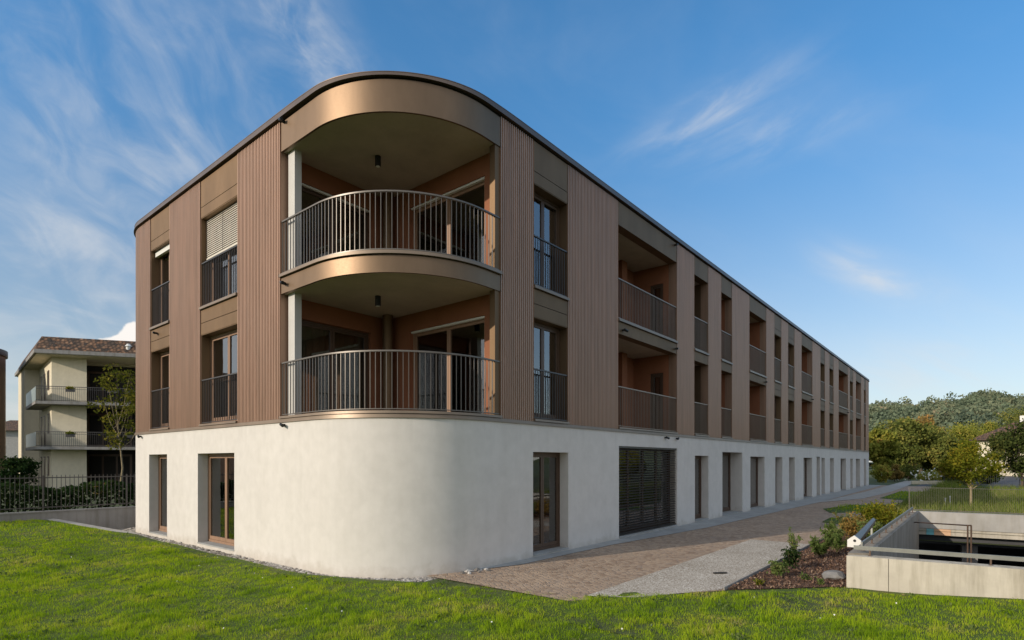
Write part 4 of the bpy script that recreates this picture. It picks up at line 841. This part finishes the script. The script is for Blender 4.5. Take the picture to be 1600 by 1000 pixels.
# ------------------------------------------------------------------ wooded hill
gx = np.linspace(150, 900, 46); gd = np.linspace(170, 950, 44)
def hill_z(D, l):
    r = l / D * 884 + 800
    top = np.interp(r, [900, 1100, 1300, 1360, 1450, 1500, 1545, 1600, 1700, 1900], [30, 36, 40, 41, 43, 48, 52, 48, 52, 60])
    return (top - 4) * sst(150, 480, D) * (1 - .3 * sst(560, 950, D)) + 1.5 * np.sin(D * .03 + l * .021) + 1.2 * np.sin(l * .05 + D * .013) - 1.4 * (1 - sst(170, 230, D)) * 2 - 1
m = MB()
for D in gd:
    for l in gx: m.v.append((*dl(D, l), float(hill_z(D, l))))
n = len(gx)
for i in range(len(gd) - 1):
    for k in range(n - 1): a = i * n + k; m.f.append((a, a + 1, a + n + 1, a + n))
struct('hill', m, M['meadow'], 60)
N = 2600; D = RNG.uniform(185, 520, N); l = (RNG.uniform(1270, 1760, N) - 800) / 884 * D; h = RNG.uniform(4, 11, N) + 6 * (RNG.uniform(0, 1, N) > .86); r = np.clip(h, 4, 11) * RNG.uniform(.24, .62, N)
cx_, cy_ = D * CA + l * SA, D * SA - l * CA; cz_ = hill_z(D, l); K = 95
d = RNG.normal(size=(N, K, 3)); d /= np.linalg.norm(d, axis=2)[:, :, None]; d[:, :, 2] = np.abs(d[:, :, 2]) * 1.2 - .3
P = np.stack([cx_, cy_, cz_ + h * .5], 1)[:, None, :] + d * (RNG.uniform(.6, 1.05, (N, K)) * r[:, None])[:, :, None] * np.array([1, 1, 1.25])
o = cards('hill_wood', P.reshape(-1, 3), 1.55, M['leaf_hazed'], aspect=.75, loc=(cx_.mean(), cy_.mean(), 0)); tag(o, kind='stuff')
a = o.data.attributes['rnd']; a.data.foreach_set('value', (np.repeat(RNG.uniform(0, 1, N), K) * .75 + RNG.uniform(0, .25, N * K)).astype(np.float32))
# ------------------------------------------------------------------ left side
m = MB(); m.box(-30, 20, 24.0, 24.2, -.34, .50); m.box(-30, 20, 23.97, 24.23, .50, .545)
solo('retaining_wall', m, M['conc_grey'], 'low grey concrete wall carrying the metal fence left of the building', 'wall', (0, 24.1, 0))
bar_fence('metal_fence', 'dark metal bar fence on the low concrete wall left of the building', (-29, 24.1), (19, 24.1), .545, 1.13, .12, .0075, 'bar_dark', 2.4)
def hedge(label, x0, x1, y0, y1, z0, z1, n, ls, mt='leaf_hedge', seed=1):
    rg = np.random.default_rng(seed); T = thing('hedge', label, 'hedge', ((x0 + x1) / 2, (y0 + y1) / 2, z0)); m = MB()
    for k in range(int(max(x1 - x0, y1 - y0) / 1.2)):
        t = (k + .5) / int(max(x1 - x0, y1 - y0) / 1.2); p = (x0 + (x1 - x0) * t, (y0 + y1) / 2) if x1 - x0 > y1 - y0 else ((x0 + x1) / 2, y0 + (y1 - y0) * t); m.tube([(*p, z0), (*p, z0 + (z1 - z0) * .8)], [.03, .012], 6)
    obj('trunk', m, M['bark'], T); P = np.stack([rg.uniform(x0, x1, n), rg.uniform(y0, y1, n), z0 + (z1 - z0) * rg.uniform(0, 1, n) ** .75], 1)
    P[:, 2] += .12 * np.sin(P[:, 0] * 2.1) * (P[:, 2] - z0) / (z1 - z0); cards('foliage', P, ls, M[mt], T); return T
hedge('dense dark hedge running behind the metal fence', -12, 18, 25.1, 26.1, .4, 1.35, 15000, .17, seed=3)
tree('slender_tree', 'slender young tree with sparse yellow green leaves behind the fence in front of the balconies', 'tree', px(188, 27), .42, zz(538, 27) - .42, 2.7, 'leaf_slender', .05, .25, 46, 38, .14, seed=80, bark='bark_pale', cr=.26)
tree('round_bush', 'dark rounded evergreen bush left of the balconied house', 'bush', px(27, 33), .4, zz(706, 33) - .4, 2.1, 'leaf_hedge', .06, .02, 26, 110, .16, seed=81, cr=.42)
tree('round_bush', 'small reddish bush right behind the fence near the corner', 'bush', px(158, 30), .4, zz(752, 30) - .4, 1.1, 'leaf_rust', .04, .05, 12, 60, .13, seed=82)
# balconied house
O = (9.36, 46.8); fh, sh = (.8387, -.5446), (.095, .9953); q = local(O, fh, sh)
NH = thing('balconied_house', 'cream three storey house with wrap round balconies and a tiled mansard roof', 'house', (*O, .3))
def hb(m, a0, a1, b0, b1, z0, z1): return m.prism([q(a0, b0), q(a1, b0), q(a1, b1), q(a0, b1)], z0, z1)
zE = 9.2; A1 = 1.95
m = MB(); hb(m, 0, A1, 0, 7.2, .2, zE); hb(m, A1, 9, 2.2, 7.2, .2, zE); hb(m, 5.6, 9, 0, 2.2, .2, zE); hb(m, -.9, 0, 7.2, 12, .2, zE); obj('wall', m, M['cream'], NH)
m = MB(); e = 1.05; a0, a1, b0, b1 = -e, 10, -1.35, 13
ia = [(a0, b0), (a1, b0), (a1, b1), (a0, b1)]; lo = [q(x, y, zE) for x, y in ia]; md = [q(x, y, zE + .12) for x, y in ia]; hi = [q(a0 + .45, b0 + .7, zE + 1.05), q(a1 - .3, b0 + .7, zE + 1.05), q(a1 - .3, b1 - .3, zE + 1.05), q(a0 + .45, b1 - .3, zE + 1.05)]
m.hexa(md, hi); rf = obj('roof', m, M['tiles'], NH)
m = MB(); hb(m, a0 - .03, a1, b0 - .03, b1, zE - .12, zE + .118); obj('gutter_board', m, M['conc_grey'], rf)
m = MB(); hb(m, a0 + .12, a1 - .1, b0 + .12, b1 - .1, zE - .16, zE - .125); obj('soffit', m, M['cream'], NH)
m = MB(); p = q(4.15, -1.0); m.tube([(*p, zE + .1), (*p, zE + .62)], .14, 12); m.tube([(*p, zE + .62), (*p, zE + .80)], [.21, .08], 12); obj('vent_pipe', m, M['white'], rf)
m = MB(); hb(m, 4.4, 9.6, 1, 6, zE + .95, zE + 1.3); obj('upper_roof', m, M['tiles'], rf)
for z in (3.15, 6.05):
    m = MB(); hb(m, -1.0, 5.6, -1.25, 0 - .002, z - .18, z); hb(m, A1 + .002, 5.6, 0, 2.198, z - .18, z); hb(m, -1.0, -.002, 0, 5, z - .18, z)
    bal = obj('balcony_slab', m, M['conc_grey'], NH)
    m = MB()
    for k in range(62):
        p = q(-.95 + k * .105, -1.19); m.box(p[0] - .008, p[0] + .008, p[1] - .008, p[1] + .008, z + .02, z + .93)
    for w in (z + .06, z + .95): m.bar(Vector(q(-.97, -1.19, w)), Vector(q(5.55, -1.19, w)), .03, .04)
    m.bar(Vector(q(-.97, -1.19, z + .80)), Vector(q(5.55, -1.19, z + .80)), .02, .02)
    obj('railing', m, M['bar_dark'], bal)
    m = MB(); hb(m, -.97, -.945, -1.15, 5, z + .04, z + .93); obj('side_panel', m, M['frost'] if 'frost' in M else M['steel'], bal)
    for k, (a_, w_) in enumerate(((.6, .5), (2.9, .6), (3.9, .5))):
        m = MB(); hb(m, a_, a_ + w_, -1.42, -1.22, z + .62, z + .80); fb = obj('flower_box', m, M['bar_dark'], bal)
        p = q(a_ + w_ / 2, -1.32); cards('flowers', np.array([*p, z + .86]) + RNG.normal(0, 1, (420, 3)) * np.array([w_ * .2, .05, .045]), .10, M['leaf_mid'], bal)
for z in (.35, 3.2, 6.1):
    f = window((q(2.3, 2.16)), fh, sh, 2.7, z, z + 2.35, 3, 'frame', .08, NH); 
    m = MB(); hb(m, 2.02, 5.5, 2.185, 2.197, z - .04, z + 2.75); obj('recess_shade', m, M['dark'], NH)  # near-black sheet over the recess wall, its shade put into colour
    for b in (1.1, 3.2, 5.0):
        zb = z + (.02 if b > 1.2 else .9); m = MB(); hb(m, -.05, -.002, b, b + .75, zb, z + 2.2); f = obj('window', m, M['frame'], NH)
        m = MB(); hb(m, -.062, -.052, b + .09, b + .66, zb + .09, z + 2.11); obj('pane', m, M['glass'], f)
# dark clad building at the left edge
C = px(18, 40); DB = thing('dark_building', 'dark timber clad building with a rounded end cut off by the left edge', 'apartment building', (C[0] - 8, C[1] + 2, .3))
cx0, cy0, r = C[0] - 3.0, C[1] + 2.2, 3.0
poly = [(cx0 + r * math.cos(R_(a)), cy0 + r * math.sin(R_(a))) for a in range(-90, 91, 6)] + [(cx0 - 16, cy0 + r), (cx0 - 16, cy0 - r)]
m = MB(); m.prism(poly, -.3, zz(555, 40)); obj('wall', m, M['clad'], DB, 25)
big = [(cx0 + (x - cx0) * 1.04 + .0, cy0 + (y - cy0) * 1.04) for x, y in poly]; m = MB(); m.prism(big, zz(555, 40) + .002, zz(546, 40)); obj('roof', m, M['cap'], DB, 25)
for z in (3.6, 6.6):
    m = MB(); m.box(cx0 - 3.5, cx0 - 1.5, cy0 - r - .03, cy0 - r + .05, z, z + 2); obj('window', m, M['glass'], DB)
C = px(30, 130); FH = thing('distant_house', 'distant grey house with a red brown roof seen between the two left buildings', 'house', (*C, 0)); q = local(C, (CA * .3 + SA * .95, SA * .3 - CA * .95), (.6, .8))
m = MB(); m.prism([q(-7, 0), q(7, 0), q(7, 9), q(-7, 9)], -.3, zz(672, 130)); obj('wall', m, M['slab'], FH)
ze, zr = zz(673, 130), zz(655, 130); m = MB(); m.v += [q(-8, -1, ze), q(8, -1, ze), q(8, 10, ze), q(-8, 10, ze), q(-4, 4.5, zr), q(4, 4.5, zr)]; m.f += [(0, 1, 5, 4), (1, 2, 5), (2, 3, 4, 5), (3, 0, 4), (3, 2, 1, 0)]; obj('roof', m, M['tiles'], FH)
for a in (-4, 0, 4): m = MB(); p = [q(a, -.05), q(a + 1.4, -.05), q(a + 1.4, .05), q(a, .05)]; m.prism(p, 4.2, 5.8); obj('window', m, M['dark'], FH)
# greenery off the left and right of the picture that the glass mirrors
hedge('tall hedge at the far side of the lawn, mirrored in the ground floor doors', -24, -22.5, -4, 23, -.2, 2.3, 6000, .3, seed=5)
for i, (x, y, h) in enumerate(((34, -17, 7), (42, -24, 8), (26, -22, 6.5))): tree('garden_tree', ['leafy tree off to the right mirrored in the long facade', 'taller leafy tree off to the right mirrored in the long facade', 'nearest leafy tree off to the right mirrored in the long facade'][i], 'tree', (x, y), -.1, h, h * .8, 'leaf_mid', .15, .2, 26, 70, .35, seed=90 + i)

m = MB(); k = [(11.05, 4.02), (11.17, 3.93), (11.24, 3.83), (11.22, 3.80), (11.12, 3.86), (11.02, 3.98)]; m.prism(k, .006, .03); solo('bark_strip', m, M['dark'], 'dark curled strip of bark lying on the pale gravel path', 'bark', (11.12, 3.9, .006))
